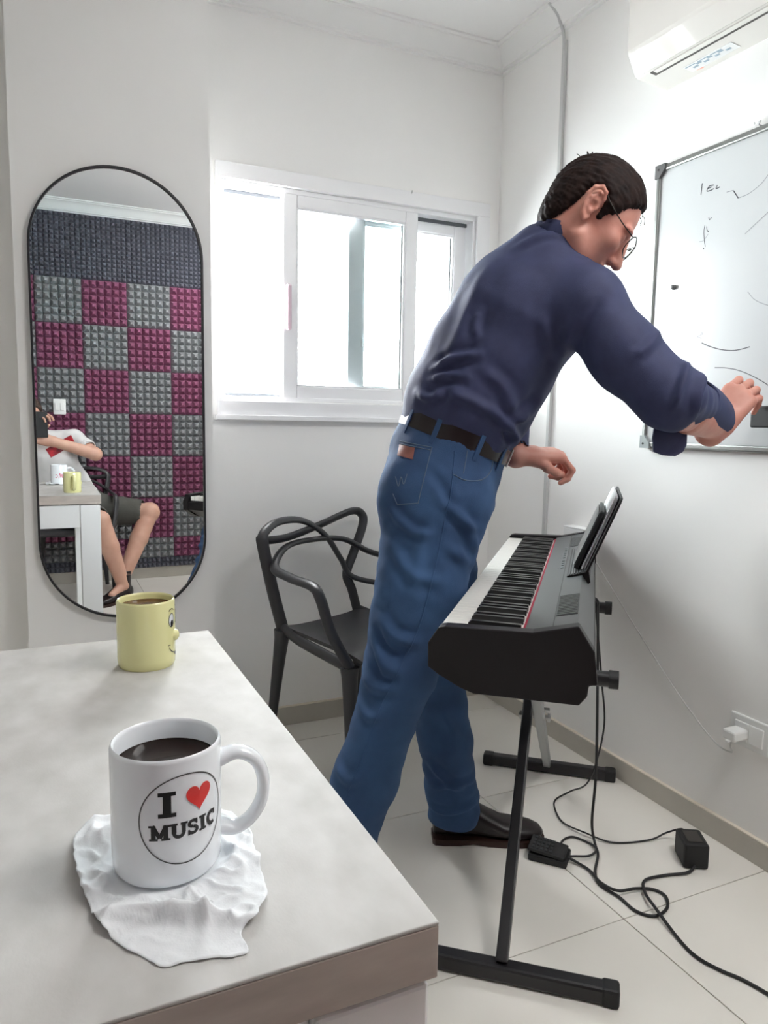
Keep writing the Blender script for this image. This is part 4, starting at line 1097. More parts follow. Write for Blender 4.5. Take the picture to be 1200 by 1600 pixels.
HPR, KR, AR = np.array([0.838, 1.478, 0.93]), np.array([0.720, 1.450, 0.545]), np.array([0.538, 1.418, 0.085])
HPL, KL, AL = np.array([0.918, 1.634, 0.93]), np.array([0.898, 1.614, 0.500]), np.array([0.962, 1.608, 0.085])
NB = np.array([1.050, 1.385, 1.500])

# body: trunk and limbs, then head and hands at a finer grain, all one mesh
fh = Field((0.90, 1.14, 1.36), (1.26, 1.50, 1.68), 0.0024)
P_h, fr_h = head(fh, HO, HFD, HUD)
fh.cone(P_h(-0.030, 0, -0.050), NB - MZ * 0.03, 0.054, 0.062, 0.03)
parts = [fh.net()]
f = Field((0.50, 1.00, 0.02), (1.46, 1.80, 1.56), 0.0060)
f.cone(P_h(-0.030, 0, -0.070), NB - MZ * 0.04, 0.044, 0.046, 0.02)
f.chain(SP, [0.105, 0.115, 0.115, 0.055], 0.03, ML, 1.25)
f.cone(SP[2], SR, 0.07, 0.055, 0.03); f.cone(SP[2], SL, 0.07, 0.055, 0.03)
ERs = ER + np.array([0.03, 0.01, -0.028])
f.chain([SR, ERs, ERs * .2 + WR * .8], [0.052, 0.041, 0.027], 0.012); f.chain([SL, EL, EL * .2 + WL * .8], [0.052, 0.037, 0.026], 0.012)
f.chain([HPR, KR, AR], [0.075, 0.055, 0.036], 0.02); f.chain([HPL, KL, AL], [0.075, 0.055, 0.036], 0.02)
f.cone(SP[0], (HPR + HPL) / 2, 0.105, 0.10, 0.03, ML, 1.25)
parts.append(f.net())
fr2 = Field((1.22, 1.08, 1.02), (1.64, 1.40, 1.30), 0.0026)
fr2.cone(ERs * .7 + WR * .3, WR, 0.0400, 0.0300, 0.012)
hand(fr2, WR + np.array([0.012, 0.006, 0.004]), (0.64, -0.10, 0.74), (-0.66, -0.50, 0.48), False,
     [(30, 48, 28), (34, 52, 28), (38, 55, 30), (42, 58, 32)], [(0.040, 0.042, -0.012), (0.068, 0.052, -0.026), (0.092, 0.050, -0.040)], 1.08)
v_, q_ = fr2.net(); parts.append((v_, q_))
fl2 = Field((1.02, 1.46, 0.92), (1.36, 1.76, 1.14), 0.0026)
fl2.cone(EL * .6 + WL * .4, WL, 0.0360, 0.0285, 0.012)
hand(fl2, WL + np.array([0.028, -0.006, 0.002]), (0.95, -0.25, 0.02), (0.10, -0.30, 0.95), True,
     [(48, 62, 38), (62, 82, 45), (68, 88, 45), (72, 88, 45)], [(0.044, 0.040, -0.018), (0.072, 0.038, -0.034), (0.094, 0.024, -0.044)])
parts.append(fl2.net())
V, Q = fuse([(relax(v, q, 1, 0.5), q) for v, q in parts])
place(man, 'body', np_mesh('body', V, Q, 'skin'))
BB = bvh_of(V, Q)
hair(HO, fr_h, 'hair_dark', man)
b = MB()
for k in range(23):                                          # loose strands on the crown and the brow
    if k < 16: th_, s0 = random.uniform(0.75, 1.25), random.uniform(-0.35, 0.35)     # angle back from the crown axis
    else: th_, s0 = random.uniform(-1.10, -0.80), random.uniform(-0.6, 0.6)
    e = np.array([-math.sin(th_) * math.cos(s0), math.sin(s0), math.cos(th_) * math.cos(s0)])
    p0 = P_h(-0.008 + e[0] * 0.100, e[1] * 0.079, 0.026 + e[2] * 0.088); out_ = unit(fr_h[0] * e[0] + fr_h[1] * e[1] + fr_h[2] * e[2])
    if k < 16: p1 = p0 + out_ * random.uniform(.006, .012) + HFD * random.uniform(-.006, .010); p2 = p1 + HFD * random.uniform(-.010, .012) - out_ * .003
    else: p1 = p0 + out_ * .005 - MZ * random.uniform(.004, .008); p2 = p1 - MZ * random.uniform(.006, .013) - out_ * .001
    b.tube(crom([p0, p1, p2], 4), 0.0007, 4)
hs_ = place(man, 'hair_strands', b.mesh('hair_strands', 'hair_dark')); hs_['kind'] = 'stuff'
# eyebrow and stubble-free face need nothing more; glasses
gl = MB(); Rh = fr_h[1]
for s_ in (-1, 1):
    c = P_h(0.108, s_ * 0.034, -0.006); rr = [c + (HFD * -0.008 * (math.cos(t) * s_) + 0) + np.cross(HUD, HFD) * 0 + fr_h[1] * (0.027 * math.copysign(abs(math.cos(t)) ** 0.6, math.cos(t))) + HUD * (0.020 * math.copysign(abs(math.sin(t)) ** 0.6, math.sin(t))) - HFD * 0.006 * s_ * math.cos(t) * 0 for t in np.linspace(0, 2 * PI, 28, endpoint=False)]
    gl.tube(rr, 0.0013, 6, closed=True)
    gl.tube(crom([P_h(0.100, s_ * 0.062, 0.006), P_h(0.060, s_ * 0.076, 0.010), P_h(0.020, s_ * 0.083, 0.020), P_h(0.006, s_ * 0.088, 0.026)], 5), 0.0012, 6)
gl.tube(crom([P_h(0.108, -0.008, -0.002), P_h(0.112, 0, 0.002), P_h(0.108, 0.008, -0.002)], 4), 0.0012, 6)
go = place(man, 'glasses', gl.mesh('glasses', 'glasses_metal', 60))

# ---- shirt
f = Field((0.62, 0.98, 0.98), (1.46, 1.86, 1.60), 0.0052)
tors = [np.array(p) for p in ((0.900, 1.552, 1.085), (0.925, 1.532, 1.150), (0.966, 1.500, 1.255), (1.012, 1.455, 1.360), (1.040, 1.425, 1.430))]
for i, (r, ra) in enumerate([((0.130, 0.148), 1.24), ((0.148, 0.150), 1.20), ((0.150, 0.148), 1.18), ((0.146, 0.112), 1.24)]):
    f.cone(tors[i], tors[i + 1], r[0], r[1], 0.02, ML, ra)
f.cone(tors[4], NB - MZ * 0.012 - MF * 0.012, 0.105, 0.056, 0.04, ML, 1.25)
for S_, E_, W_ in ((SR, ER, WR), (SL, EL, WL)):
    f.cone(NB - MZ * 0.045 - MF * 0.015, S_ + MZ * 0.008, 0.055, 0.062, 0.04); f.cone(tors[3], S_, 0.10, 0.070, 0.05)
    up_ = MZ * (0.024 if S_ is SR else 0.0)
    f.chain([S_, S_ * .5 + E_ * .5 - MZ * 0.012, E_, E_ * .42 + W_ * .58 + up_ * .8] + ([] if S_ is SR else [W_ - unit(W_ - E_) * 0.012]), [0.072, 0.069, 0.064, 0.049, 0.040][:4 if S_ is SR else 5], 0.025)
nd_ = unit(P_h(-0.030, 0, -0.050) - NB)
ax1 = unit(np.cross(nd_, ML)); 
f.cone(NB + nd_ * 0.006, NB + nd_ * 0.14, 0.058, 0.064, 0.004, op='sub')
f.ell(NB + MF * 0.075 + MZ * 0.018, (0.050, 0.055, 0.050), None, 0.012, 'sub')
f.cone(WL - unit(WL - EL) * 0.04, WL + unit(WL - EL) * 0.05, 0.036, 0.042, 0.004, op='sub')
V, Q = f.net(); V = relax(V, Q, 3); N = normals(V, Q)
# drape: long soft folds, then the individual folds that can be seen
q = np.stack([V @ MF, V @ ML, V[:, 2]], 1)
amp = 0.0022 + 0.0035 * np.clip((1.25 - V[:, 2]) / 0.2, 0, 1)
V = V + N * (amp * (vnoise(q * np.array([16, 16, 9]), 1) + 0.5 * vnoise(q * np.array([34, 34, 20]), 2)))[:, None]
armx = np.clip((V[:, 0] - 1.12) / 0.06, 0, 1) * np.clip((1.36 - V[:, 1]) / 0.05, 0, 1)
V = V + N * (armx * 0.003 * vnoise(np.stack([V[:, 0] * 34, V[:, 1] * 14, V[:, 2] * 34], 1), 5))[:, None]
N = normals(V, Q)
SHIRT_STROKES = [
    ([(0.754, 1.4, 1.223), (0.814, 1.4, 1.243), (0.87, 1.4, 1.25)], 0.0085, 0.009), ([(0.75, 1.4, 1.198), (0.771, 1.4, 1.203), (0.809, 1.4, 1.209)], 0.0080, 0.009),
    ([(0.86, 1.4, 1.286), (0.86, 1.4, 1.314), (0.869, 1.4, 1.34)], 0.0055, 0.009), ([(0.896, 1.4, 1.448), (0.864, 1.4, 1.399), (0.838, 1.4, 1.34), (0.807, 1.4, 1.268), (0.776, 1.4, 1.22)], 0.0045, 0.018),
    ([(0.903, 1.4, 1.138), (0.939, 1.4, 1.109), (0.97, 1.4, 1.08), (0.975, 1.4, 1.049)], 0.0085, 0.010), ([(1.046, 1.4, 1.172), (1.005, 1.4, 1.13), (0.963, 1.4, 1.105)], 0.0080, 0.011),
    ([(0.946, 1.4, 1.089), (0.956, 1.4, 1.059)], -0.005, 0.008), ([(0.708, 1.4, 1.171), (0.74, 1.4, 1.158), (0.767, 1.4, 1.163), (0.769, 1.4, 1.177)], 0.0095, 0.010),
    ([(1.102, 1.4, 1.306), (1.074, 1.4, 1.234), (1.028, 1.4, 1.166)], 0.0045, 0.013), ([(1.02, 1.4, 1.32), (1.054, 1.4, 1.263), (1.085, 1.4, 1.264)], 0.004, 0.012),
    ([(0.882, 1.4, 1.215), (0.936, 1.4, 1.178), (0.969, 1.4, 1.115)], 0.0055, 0.013), ([(0.947, 1.4, 1.477), (1.011, 1.4, 1.499), (1.072, 1.4, 1.505)], 0.003, 0.008),
    ([(0.80, 1.4, 1.165), (0.86, 1.4, 1.150), (0.90, 1.4, 1.128)], 0.006, 0.011), ([(0.79, 1.4, 1.195), (0.85, 1.4, 1.185)], -0.005, 0.010),
    ([(1.10, 1.3, 1.36), (1.06, 1.3, 1.31), (1.03, 1.3, 1.25)], -0.004, 0.012), ([(1.14, 1.15, 1.30), (1.10, 1.15, 1.26), (1.07, 1.15, 1.24)], 0.005, 0.010),
    ([(1.20, 1.15, 1.235), (1.175, 1.15, 1.19), (1.16, 1.15, 1.14)], 0.007, 0.008), ([(1.235, 1.15, 1.215), (1.215, 1.15, 1.17), (1.21, 1.15, 1.12)], 0.007, 0.008)]
V = crease(V, N, [(p, a * 1.35, w) for p, a, w in SHIRT_STROKES], VW) if SHIRT_STROKES else V
shirt = place(man, 'shirt', np_mesh('shirt', V, Q, 'shirt_navy'))
# collar: stand with a folded leaf; cuff: a stiff band round the right wrist
def band_ring(fn, n, closed=True):
    V = []; F = []
    for i in range(n):
        pr = fn(2 * PI * i / n); V += pr; m_ = len(pr)
    for i in range(n):
        j = (i + 1) % n
        for k in range(m_): F.append((i * m_ + k, j * m_ + k, j * m_ + (k + 1) % m_, i * m_ + (k + 1) % m_))
    return MB().add(V, F)
def collar_pt(t):
    o_ = ax1 * math.cos(t) * 0.96 + ML * math.sin(t); fr_ = max(0.0, float(unit(o_) @ MF)); b0 = NB + nd_ * 0.002 - MZ * 0.034 * fr_ ** 1.5 + MF * 0.006
    return [b0 + o_ * 0.066 - nd_ * 0.012, b0 + o_ * 0.060 + nd_ * 0.030, b0 + o_ * 0.0635 + nd_ * 0.034, b0 + o_ * 0.068 + nd_ * 0.030, b0 + o_ * (0.082 + 0.004 * math.sin(3 * t)) - nd_ * 0.004, b0 + o_ * 0.079 - nd_ * 0.006, b0 + o_ * 0.067 + nd_ * 0.020]
place(man, 'collar', band_ring(collar_pt, 48).mesh('collar', 'shirt_navy', 50))
cdir = unit(WR - ER); c1_ = unit(np.cross(cdir, MZ)); c2_ = np.cross(c1_, cdir)
Vc = []; Fc = []; na, nl = 26, 7
for (dr_, rev) in ((0.0, 0), (-0.0030, 1)):
    for i in range(na + 1):
        t = math.radians(-42 + 262 * i / na)
        for j in range(nl + 1):
            l_ = j / nl; rr = 0.0505 - 0.0055 * l_ + 0.003 * math.sin(PI * l_) + 0.0012 * math.sin(5 * t + 3 * l_) + dr_
            Vc.append(WR + MZ * (0.022 - 0.004 * l_) - cdir * (0.118 - 0.128 * l_) + (c1_ * math.cos(t) * 0.90 + c2_ * math.sin(t) * 1.06) * rr)
m1 = (na + 1) * (nl + 1); Ix = lambda i, j: i * (nl + 1) + j
for i in range(na):
    for j in range(nl): Fc.append((Ix(i, j), Ix(i + 1, j), Ix(i + 1, j + 1), Ix(i, j + 1))); Fc.append((m1 + Ix(i, j), m1 + Ix(i, j + 1), m1 + Ix(i + 1, j + 1), m1 + Ix(i + 1, j)))
bd_ = [(i, 0) for i in range(na)] + [(na, j) for j in range(nl)] + [(i, nl) for i in range(na, 0, -1)] + [(0, j) for j in range(nl, 0, -1)]
for k in range(len(bd_)):
    a_ = Ix(*bd_[k]); b_ = Ix(*bd_[(k + 1) % len(bd_)]); Fc.append((a_, m1 + a_, m1 + b_, b_))
place(man, 'cuff', MB().add(Vc, Fc).mesh('cuff', 'shirt_navy', 50))
BS = bvh_of(V, Q)

# ---- jeans
bt = math.radians(21); BN = MZ * math.cos(bt) + MF * math.sin(bt); BE = MF * math.cos(bt) - MZ * math.sin(bt); BC = np.array([0.900, 1.552, 1.072])
f = Field((0.44, 1.24, 0.0), (1.18, 1.88, 1.18), 0.0052)
f.cone(BC + BN * 0.012, BC - BN * 0.05, 0.128, 0.130, 0.02, ML, 1.28)
f.cone(BC - BN * 0.05, np.array([0.868, 1.552, 0.945]), 0.130, 0.128, 0.03, ML, 1.32)
f.ell(HPR - MF * 0.055 + MZ * 0.005, (0.098, 0.095, 0.105), None, 0.05); f.ell(HPL - MF * 0.055 + MZ * 0.005, (0.098, 0.095, 0.105), None, 0.05)
f.cone(HPR - MF * 0.050 - MZ * 0.02, KR - MF * 0.016, 0.090, 0.066, 0.03); f.cone(HPL - MF * 0.045 - MZ * 0.02, KL - MF * 0.012, 0.088, 0.064, 0.03)
f.chain([HPR, HPR * .5 + KR * .5, KR, KR * .5 + AR * .5, AR - (KR - AR) * 0.02], [0.108, 0.092, 0.076, 0.068, 0.066], 0.03)
f.chain([HPL, HPL * .5 + KL * .5, KL, KL * .5 + AL * .5, AL], [0.108, 0.090, 0.074, 0.066, 0.070], 0.03)
dR = unit(KR - AR); dL = unit(KL - AL)
f.cut((-dR[0] * 0, 0, -1), -0.052)
f.cut(BN, float(BN @ (BC + BN * 0.020)))
V, Q = f.net(); V = relax(V, Q, 3); N = normals(V, Q)
V = V + N * (0.0026 * vnoise(V * np.array([14, 14, 8]), 7) + 0.0012 * vnoise(V * 40, 8) + 0.0022 * vnoise(np.stack([V[:, 0] * 20 + V[:, 2] * 22, V[:, 1] * 16, V[:, 2] * 26 - V[:, 0] * 14], 1), 9))[:, None]
for kc, am in ((KR, 0.006), (KL, 0.004), (AR + MZ * .05, 0.007), (AL + MZ * .05, 0.008), (HPR - MZ * 0.10, 0.003)):
    d2 = ((V - kc) ** 2).sum(1); V = V + N * (am * np.exp(-d2 / 0.012) * vnoise(V * np.array([12, 12, 42]), 11))[:, None]
N = normals(V, Q)
JEANS_STROKES = [
    ([(0.625, 1.38, 0.676), (0.666, 1.38, 0.644), (0.72, 1.38, 0.634)], 0.006, 0.011), ([(0.603, 1.38, 0.63), (0.645, 1.38, 0.583), (0.691, 1.38, 0.57)], 0.006, 0.011),
    ([(0.793, 1.38, 0.844), (0.851, 1.38, 0.791), (0.878, 1.38, 0.724)], 0.005, 0.012), ([(0.579, 1.38, 0.55), (0.616, 1.38, 0.531), (0.661, 1.38, 0.532)], 0.006, 0.012),
    ([(0.774, 1.38, 0.942), (0.823, 1.38, 0.899), (0.876, 1.38, 0.868)], 0.005, 0.010), ([(0.64, 1.38, 0.839), (0.701, 1.38, 0.78), (0.779, 1.38, 0.767)], 0.005, 0.013),
    ([(0.633, 1.38, 0.919), (0.669, 1.38, 0.878)], 0.004, 0.010), ([(0.855, 1.56, 0.242), (0.915, 1.56, 0.196), (0.983, 1.56, 0.157)], 0.006, 0.010), ([(0.86, 1.56, 0.173), (0.925, 1.56, 0.186), (1.002, 1.56, 0.188)], 0.006, 0.009),
    ([(0.853, 1.56, 0.114), (0.918, 1.56, 0.113), (1.013, 1.56, 0.133)], 0.006, 0.009), ([(0.891, 1.56, 0.387), (0.94, 1.56, 0.312)], 0.004, 0.012),
    ([(0.610, 1.38, 0.655), (0.640, 1.38, 0.618), (0.690, 1.38, 0.600)], -0.005, 0.008), ([(0.60, 1.38, 0.600), (0.63, 1.38, 0.556), (0.67, 1.38, 0.548)], -0.005, 0.008), ([(0.56, 1.38, 0.50), (0.60, 1.38, 0.47), (0.64, 1.38, 0.475)], 0.005, 0.010),
    ([(0.82, 1.38, 0.92), (0.86, 1.38, 0.84), (0.87, 1.38, 0.76)], 0.005, 0.010), ([(0.75, 1.38, 0.90), (0.72, 1.38, 0.82), (0.71, 1.38, 0.72)], 0.004, 0.014), ([(0.66, 1.38, 0.90), (0.70, 1.38, 0.87), (0.75, 1.38, 0.865)], 0.005, 0.010),
    ([(0.80, 1.38, 0.70), (0.83, 1.38, 0.64), (0.83, 1.38, 0.58)], 0.004, 0.012), ([(0.52, 1.38, 0.36), (0.56, 1.38, 0.34), (0.60, 1.38, 0.35)], 0.005, 0.010), ([(0.74, 1.38, 1.00), (0.78, 1.38, 0.96), (0.80, 1.38, 0.90)], -0.003, 0.010)]
V = crease(V, N, [(p, a * 1.35, w) for p, a, w in JEANS_STROKES], VW) if JEANS_STROKES else V
jeans = place(man, 'jeans', np_mesh('jeans', V, Q, 'denim'))
BJ = bvh_of(V, Q)
# ---- seams, pockets and patch sewn on the jeans
def sewn(name, pts, r=0.0011, m='denim_thread', sub=10):
    P = cast(BJ, [tuple(p) for p in crom(pts, sub)], VW, 0.0004)
    if len(P) > 2: place(jeans_root, name, MB().tube(P, r, 5).mesh(name, m, 60))
jeans_root = man
sewn('side_seam', [(0.802, 1.38, 1.045), (0.796, 1.38, 0.952), (0.786, 1.38, 0.914), (0.774, 1.38, 0.845), (0.751, 1.38, 0.748), (0.72, 1.38, 0.652), (0.671, 1.38, 0.56), (0.635, 1.38, 0.493), (0.593, 1.38, 0.387), (0.553, 1.38, 0.296)], 0.0016, 'denim', 20)
sewn('yoke_seam', [(0.652, 1.38, 1.084), (0.694, 1.38, 1.08), (0.761, 1.38, 1.067), (0.804, 1.38, 1.051)], 0.0012)
sewn('front_pocket_seam', [(0.801, 1.38, 0.994), (0.833, 1.38, 0.982), (0.872, 1.38, 0.982), (0.894, 1.38, 0.998), (0.9, 1.38, 1.026)], 0.0014)
sewn('front_pocket_seam', [(0.834, 1.38, 1.046), (0.830, 1.38, 1.02), (0.826, 1.38, 0.996)], 0.0011)
for a in range(1):
    pk = [(0.648, 1.38, 1.062), (0.742, 1.38, 1.051), (0.713, 1.38, 0.931), (0.656, 1.38, 0.925), (0.643, 1.38, 0.948)]
    for i in range(4): sewn('back_pocket_stitch', [pk[i], tuple((np.array(pk[i]) + np.array(pk[i + 1])) / 2), pk[i + 1]], 0.0011, sub=8)
    sewn('back_pocket_stitch', [(0.650, 1.38, 1.056), (0.695, 1.38, 1.051), (0.738, 1.38, 1.045)], 0.0010, sub=8)
    sewn('back_pocket_stitch', [(0.648, 1.38, 0.985), (0.658, 1.38, 0.965), (0.664, 1.38, 0.985), (0.672, 1.38, 0.970), (0.680, 1.38, 0.992)], 0.0010, sub=6)
def patch_on(bvh, corners, lift, name, m, parent, view, n=8, th=0.0012):
    c = [np.array(p) for p in corners]; V = []; d = Vector(view).normalized()
    for i in range(n + 1):
        for j in range(n + 1):
            u, v = i / n, j / n; p = (c[0] * (1 - u) + c[1] * u) * (1 - v) + (c[3] * (1 - u) + c[2] * u) * v
            h = bvh.ray_cast(Vector(p) - d * 0.6, d); q = (h[0] + h[1] * lift) if h[0] is not None else Vector(p); V.append(tuple(q))
    F = [(i * (n + 1) + j, (i + 1) * (n + 1) + j, (i + 1) * (n + 1) + j + 1, i * (n + 1) + j + 1) for i in range(n) for j in range(n)]
    return place(parent, name, MB().add(V, F).mesh(name, m, 180))
patch_on(BJ, [(0.650, 1.38, 1.054), (0.697, 1.38, 1.048), (0.694, 1.38, 1.023), (0.648, 1.38, 1.030)], 0.0022, 'leather_patch', 'patch_leather', man, VW)
# ---- belt
V = []; F = []; nb = 72
for i in range(nb):
    t = 2 * PI * i / nb
    for (rr, hh) in ((0.0, -0.019), (0.004, -0.019), (0.004, 0.019), (0.0, 0.019)):
        V.append(BC + BE * (0.133 + rr) * math.cos(t) + ML * (0.170 + rr) * math.sin(t) + BN * (hh + 0.002))
for i in range(nb):
    j = (i + 1) % nb
    for k in range(4): F.append((i * 4 + k, j * 4 + k, j * 4 + (k + 1) % 4, i * 4 + (k + 1) % 4))
belt = place(man, 'belt', MB().add(V, F).mesh('belt', 'belt_leather', 50))
for t in (-2.55, -1.95, -1.20, -0.62, 0.62, 1.2, 1.95):
    c = BC + BE * 0.1385 * math.cos(t) + ML * 0.1755 * math.sin(t); o_ = unit(BE * math.cos(t) / 0.133 + ML * math.sin(t) / 0.17)
    tq = np.cross(BN, o_); Mx = Matrix((Vector(tq), Vector(o_), Vector(BN))).transposed()
    place(man, 'belt_loop', MB().box(c - BN * 0.004, (0.012, 0.0035, 0.060), 0.001, Mx).mesh('belt_loop', 'denim'))
cb = BC + BE * 0.140
Mx = Matrix((Vector(ML), Vector(BE), Vector(BN))).transposed()
bk2 = MB()
for (dx, dz, sx, sz) in ((0, 0.021, 0.05, 0.006), (0, -0.017, 0.05, 0.006), (0.024, 0.002, 0.006, 0.044), (-0.024, 0.002, 0.006, 0.044)): bk2.box(cb + ML * dx + BN * dz, (sx, 0.005, sz), 0.0015, Mx)
place(man, 'buckle', bk2.mesh('buckle', 'steel'))
shoe(man, (0.915, 1.632, 0), (0.92, -0.39), 0.296, True)
shoe(man, (0.520, 1.470, 0), (0.20, -0.98), 0.296, False)
# ---- unbuttoned cuff: a stiff flap hanging under the forearm
cp = [(1.160, 1.172, 1.112), (1.150, 1.166, 1.080), (1.149, 1.160, 1.052), (1.170, 1.156, 1.045), (1.200, 1.152, 1.043), (1.226, 1.156, 1.052), (1.242, 1.162, 1.066), (1.252, 1.172, 1.090), (1.254, 1.184, 1.118), (1.20, 1.180, 1.125)]
n_ = len(cp); V = []
for t_ in (0, 1):
    for p in cp: V.append((p[0] + 0.003 * t_, p[1] + 0.006 * t_, p[2]))
F = [tuple(range(n_)), tuple(range(2 * n_ - 1, n_ - 1, -1))] + [(i, n_ + i, n_ + (i + 1) % n_, (i + 1) % n_) for i in range(n_)]
cf = place(man, 'cuff_flap', MB().add(V, F).mesh('cuff_flap', 'shirt_navy'))
place(man, 'cuff_button', MB().lathe([(0, 0.002), (0.004, 0.002), (0.0052, 0.001), (0.0052, 0), (0, 0)], 16, (0, 0, 0)).mesh('cuff_button', 'button_grey', 40))
cbt = man.children[-1]; cbt.rotation_euler = (PI / 2, 0, -0.5); cbt.location = Vector((1.187, 1.150, 1.064)) - man.location
# ---- eraser in the right hand
er = thing('board_eraser', 'dark felt board eraser held against the whiteboard', 'eraser', (1.584, 1.222, 1.132), 0)
MB().box((0.016, 0, 0), (0.014, 0.100, 0.048), 0.002).build('felt', 'button_grey', er)
MB().box((-0.006, 0, 0), (0.030, 0.104, 0.052), 0.004).build('grip', 'rubber', er)

# ================================================================== THE SEATED PERSON, seen only in the mirror
make_chair('plastic_armchair', 'dark plastic armchair under the seated person in the mirror', (0.150, -0.205, 0), math.radians(4), 'looping plastic armchairs')
sit = thing('person', 'seated person in white t-shirt and grey shorts holding up a phone', 'person', (0.20, -0.20, 0))
sO = np.array([-0.075, -0.235, 1.115]); sF = unit((0.25, 0.95, -0.18)); sU = np.array([0.12, 0.1, 1.0])
sNB = np.array([-0.045, -0.285, 1.005]); sSR = np.array([0.185, -0.275, 0.965]); sSL = np.array([-0.235, -0.295, 0.965])
sER = np.array([0.300, -0.135, 0.885]); sWR = np.array([0.055, -0.085, 0.965]); sEL = np.array([-0.245, -0.085, 0.845]); sWL = np.array([-0.055, -0.065, 1.005])
sP = np.array([0.205, -0.285, 0.525])
rH, rK, rA = np.array([0.275, -0.300, 0.525]), np.array([0.620, -0.185, 0.505]), np.array([0.435, -0.045, 0.110])
lH, lK, lA = np.array([0.190, -0.180, 0.525]), np.array([0.300, 0.130, 0.505]), np.array([0.425, 0.085, 0.095])
f = Field((-0.36, -0.46, 0.03), (0.76, 0.30, 1.28), 0.0052)
P_s, fr_s = head(f, sO, sF, sU)
f.cone(P_s(-0.03, 0, -0.06), sNB - MZ * 0.02, 0.052, 0.058, 0.02)
f.chain([sP, sP * .5 + sNB * .5, sNB - MZ * 0.06], [0.10, 0.10, 0.085], 0.03, (1, 0.1, 0), 1.3)
f.chain([sNB - MZ * 0.06, sSR, sER, sWR], [0.05, 0.048, 0.040, 0.029], 0.012); f.chain([sNB - MZ * 0.06, sSL, sEL, sWL], [0.05, 0.048, 0.040, 0.029], 0.012)
f.chain([rH, rK, rK * .6 + rA * .4, rA], [0.075, 0.056, 0.055, 0.037], 0.015); f.chain([lH, lK, lK * .6 + lA * .4, lA], [0.075, 0.056, 0.055, 0.037], 0.015)
f.ell(rK + np.array([0.004, 0.006, 0.006]), (0.058, 0.056, 0.058), None, 0.02)
f.cone(rA, rA + np.array([-0.03, 0.09, -0.04]), 0.034, 0.024, 0.01); f.cone(lA, lA + np.array([-0.07, 0.07, -0.04]), 0.034, 0.024, 0.01)
hand(f, sWR + np.array([-0.02, 0.005, 0.004]), (-0.93, 0.10, 0.25), (0.1, 0.95, 0.2), False, [(35, 50, 30)] * 4, [(0.040, 0.044, -0.010), (0.066, 0.052, -0.022), (0.085, 0.045, -0.034)])
hand(f, sWL + np.array([0.008, 0.002, 0.010]), (0.45, 0.02, 0.89), (-0.80, -0.45, 0.40), True, [(30, 55, 35), (34, 58, 35), (38, 60, 35), (40, 62, 35)], [(0.040, 0.034, -0.020), (0.062, 0.034, -0.042), (0.080, 0.028, -0.055)])
V, Q = f.net(); V = relax(V, Q, 1)
place(sit, 'body', np_mesh('body', V, Q, 'skin_light'))
hair(sO, fr_s, 'hair_brown', sit, h=0.005, seed=9)
# t-shirt
f = Field((-0.40, -0.47, 0.50), (0.42, 0.02, 1.08), 0.006)
f.chain([sP + MZ * 0.03, sP * .6 + sNB * .4, sP * .3 + sNB * .7, sNB - MZ * 0.055], [0.122, 0.118, 0.112, 0.088], 0.03, (1, 0.1, 0), [1.25, 1.3, 1.4, 1.5])
for S_, E_ in ((sSR, sER), (sSL, sEL)):
    f.cone(sNB - MZ * 0.025, S_ + MZ * 0.006, 0.048, 0.058, 0.04); f.cone(S_, S_ * .42 + E_ * .58, 0.064, 0.060, 0.03)
    f.cone(S_ * .48 + E_ * .52, E_, 0.052, 0.050, 0.004, op='sub')
nds = unit(P_s(-0.03, 0, -0.06) - sNB)
f.cone(sNB + nds * 0.005, sNB + nds * 0.12, 0.064, 0.066, 0.004, op='sub')
V, Q = f.net(); V = relax(V, Q, 3); N = normals(V, Q)
V = V + N * (0.005 * vnoise(V * np.array([11, 11, 16]), 21) + 0.0022 * vnoise(V * 34, 22))[:, None]
place(sit, 't_shirt', np_mesh('t_shirt', V, Q, 'tee_white'))
BT = bvh_of(V, Q)
patch_on(BT, [(0.050, -0.1, 0.862), (0.192, -0.1, 0.945), (0.168, -0.1, 1.000), (0.022, -0.1, 0.912)], 0.002, 'chest_print', 'tee_red', sit, (0, -1, 0), 12)
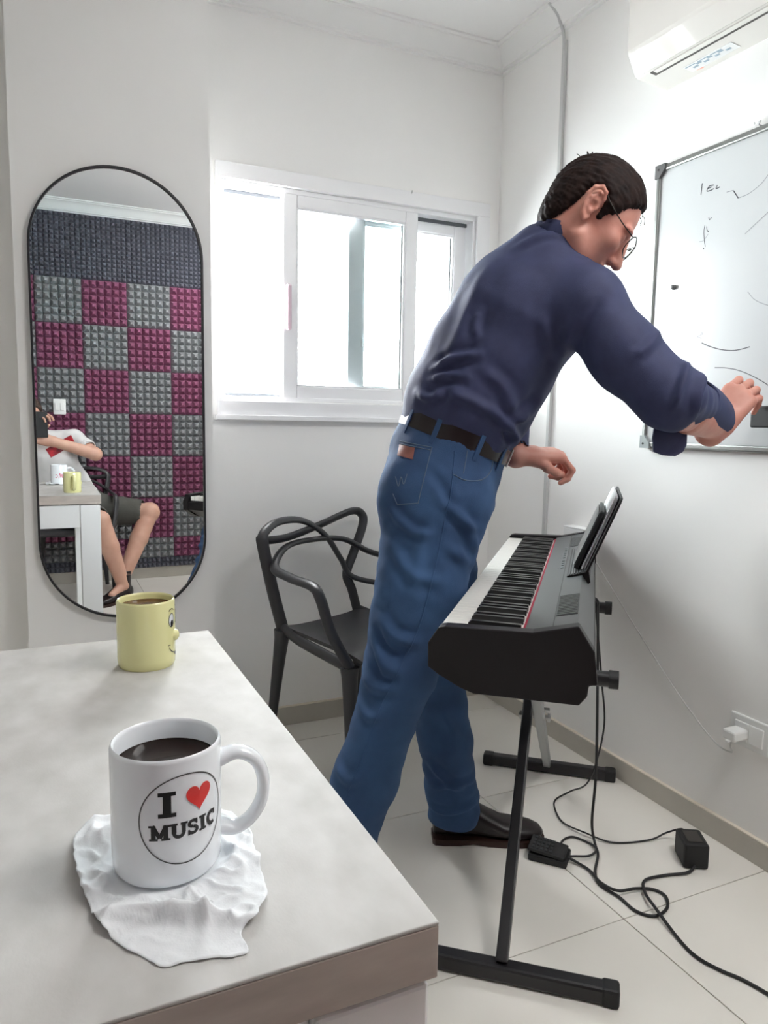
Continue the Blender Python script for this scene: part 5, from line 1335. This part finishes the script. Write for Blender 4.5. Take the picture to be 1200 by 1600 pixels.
# shorts
f = Field((-0.02, -0.46, 0.36), (0.66, 0.16, 0.72), 0.006)
f.cone(sP + MZ * 0.05, sP - MZ * 0.01, 0.118, 0.120, 0.02, (1, 0.1, 0), 1.3)
f.chain([rH, rH * .22 + rK * .78], [0.105, 0.084], 0.03); f.chain([lH, lH * .25 + lK * .75], [0.105, 0.082], 0.03)
dr = unit(rK - rH); dl = unit(lK - lH)
f.cone(rH * .3 + rK * .7, rH * .22 + rK * .78 + dr * 0.12, 0.070, 0.072, 0.004, op='sub'); f.cone(lH * .3 + lK * .7, lH * .25 + lK * .75 + dl * 0.12, 0.068, 0.070, 0.004, op='sub')
f.D = f.D
V, Q = f.net(); V = relax(V, Q, 3); N = normals(V, Q)
V = V + N * (0.004 * vnoise(V * np.array([22, 14, 14]), 31))[:, None]
place(sit, 'shorts', np_mesh('shorts', V, Q, 'shorts_grey'))
shoe(sit, (0.455, -0.085, 0), (-0.20, 0.95), 0.27, False); shoe(sit, (0.470, 0.045, 0), (-0.75, 0.62), 0.27, True)
ph = thing('phone', 'dark phone held up by the seated person in the mirror', 'phone', (0.004, -0.020, 1.062), -_yaw)
MB().box((0, 0, 0), (0.074, 0.008, 0.150), 0.0035).build('body', 'rubber', ph)
MB().box((0, -0.0043, 0), (0.068, 0.0006, 0.142), 0).build('screen', 'ac_slot', ph)
MB().box((0.0, 0.0048, 0.05), (0.030, 0.002, 0.030), 0.0008).build('camera_bump', 'black_metal', ph)
# added glowing panel on the ceiling, out of view, to even out the light
cl = thing('fill_panel', 'square fill light panel added on the ceiling near the whiteboard wall', 'light', (1.25, 0.30, ZC))
m_ = bpy.data.materials.new('fill_glow'); m_.use_nodes = True
_e = m_.node_tree.nodes['Principled BSDF']; _e.inputs['Base Color'].default_value = (0.9, 0.9, 0.9, 1)
_e.inputs['Emission Color'].default_value = (1.0, 0.985, 0.965, 1); _e.inputs['Emission Strength'].default_value = 6.0
MATS['fill_glow'] = m_
MB().box((0, 0, -0.012), (0.60, 0.60, 0.022), 0.003).build('frame', 'white_lacquer', cl)
MB().box((0, 0, -0.0245), (0.57, 0.57, 0.002), 0).build('diffuser', 'fill_glow', cl)
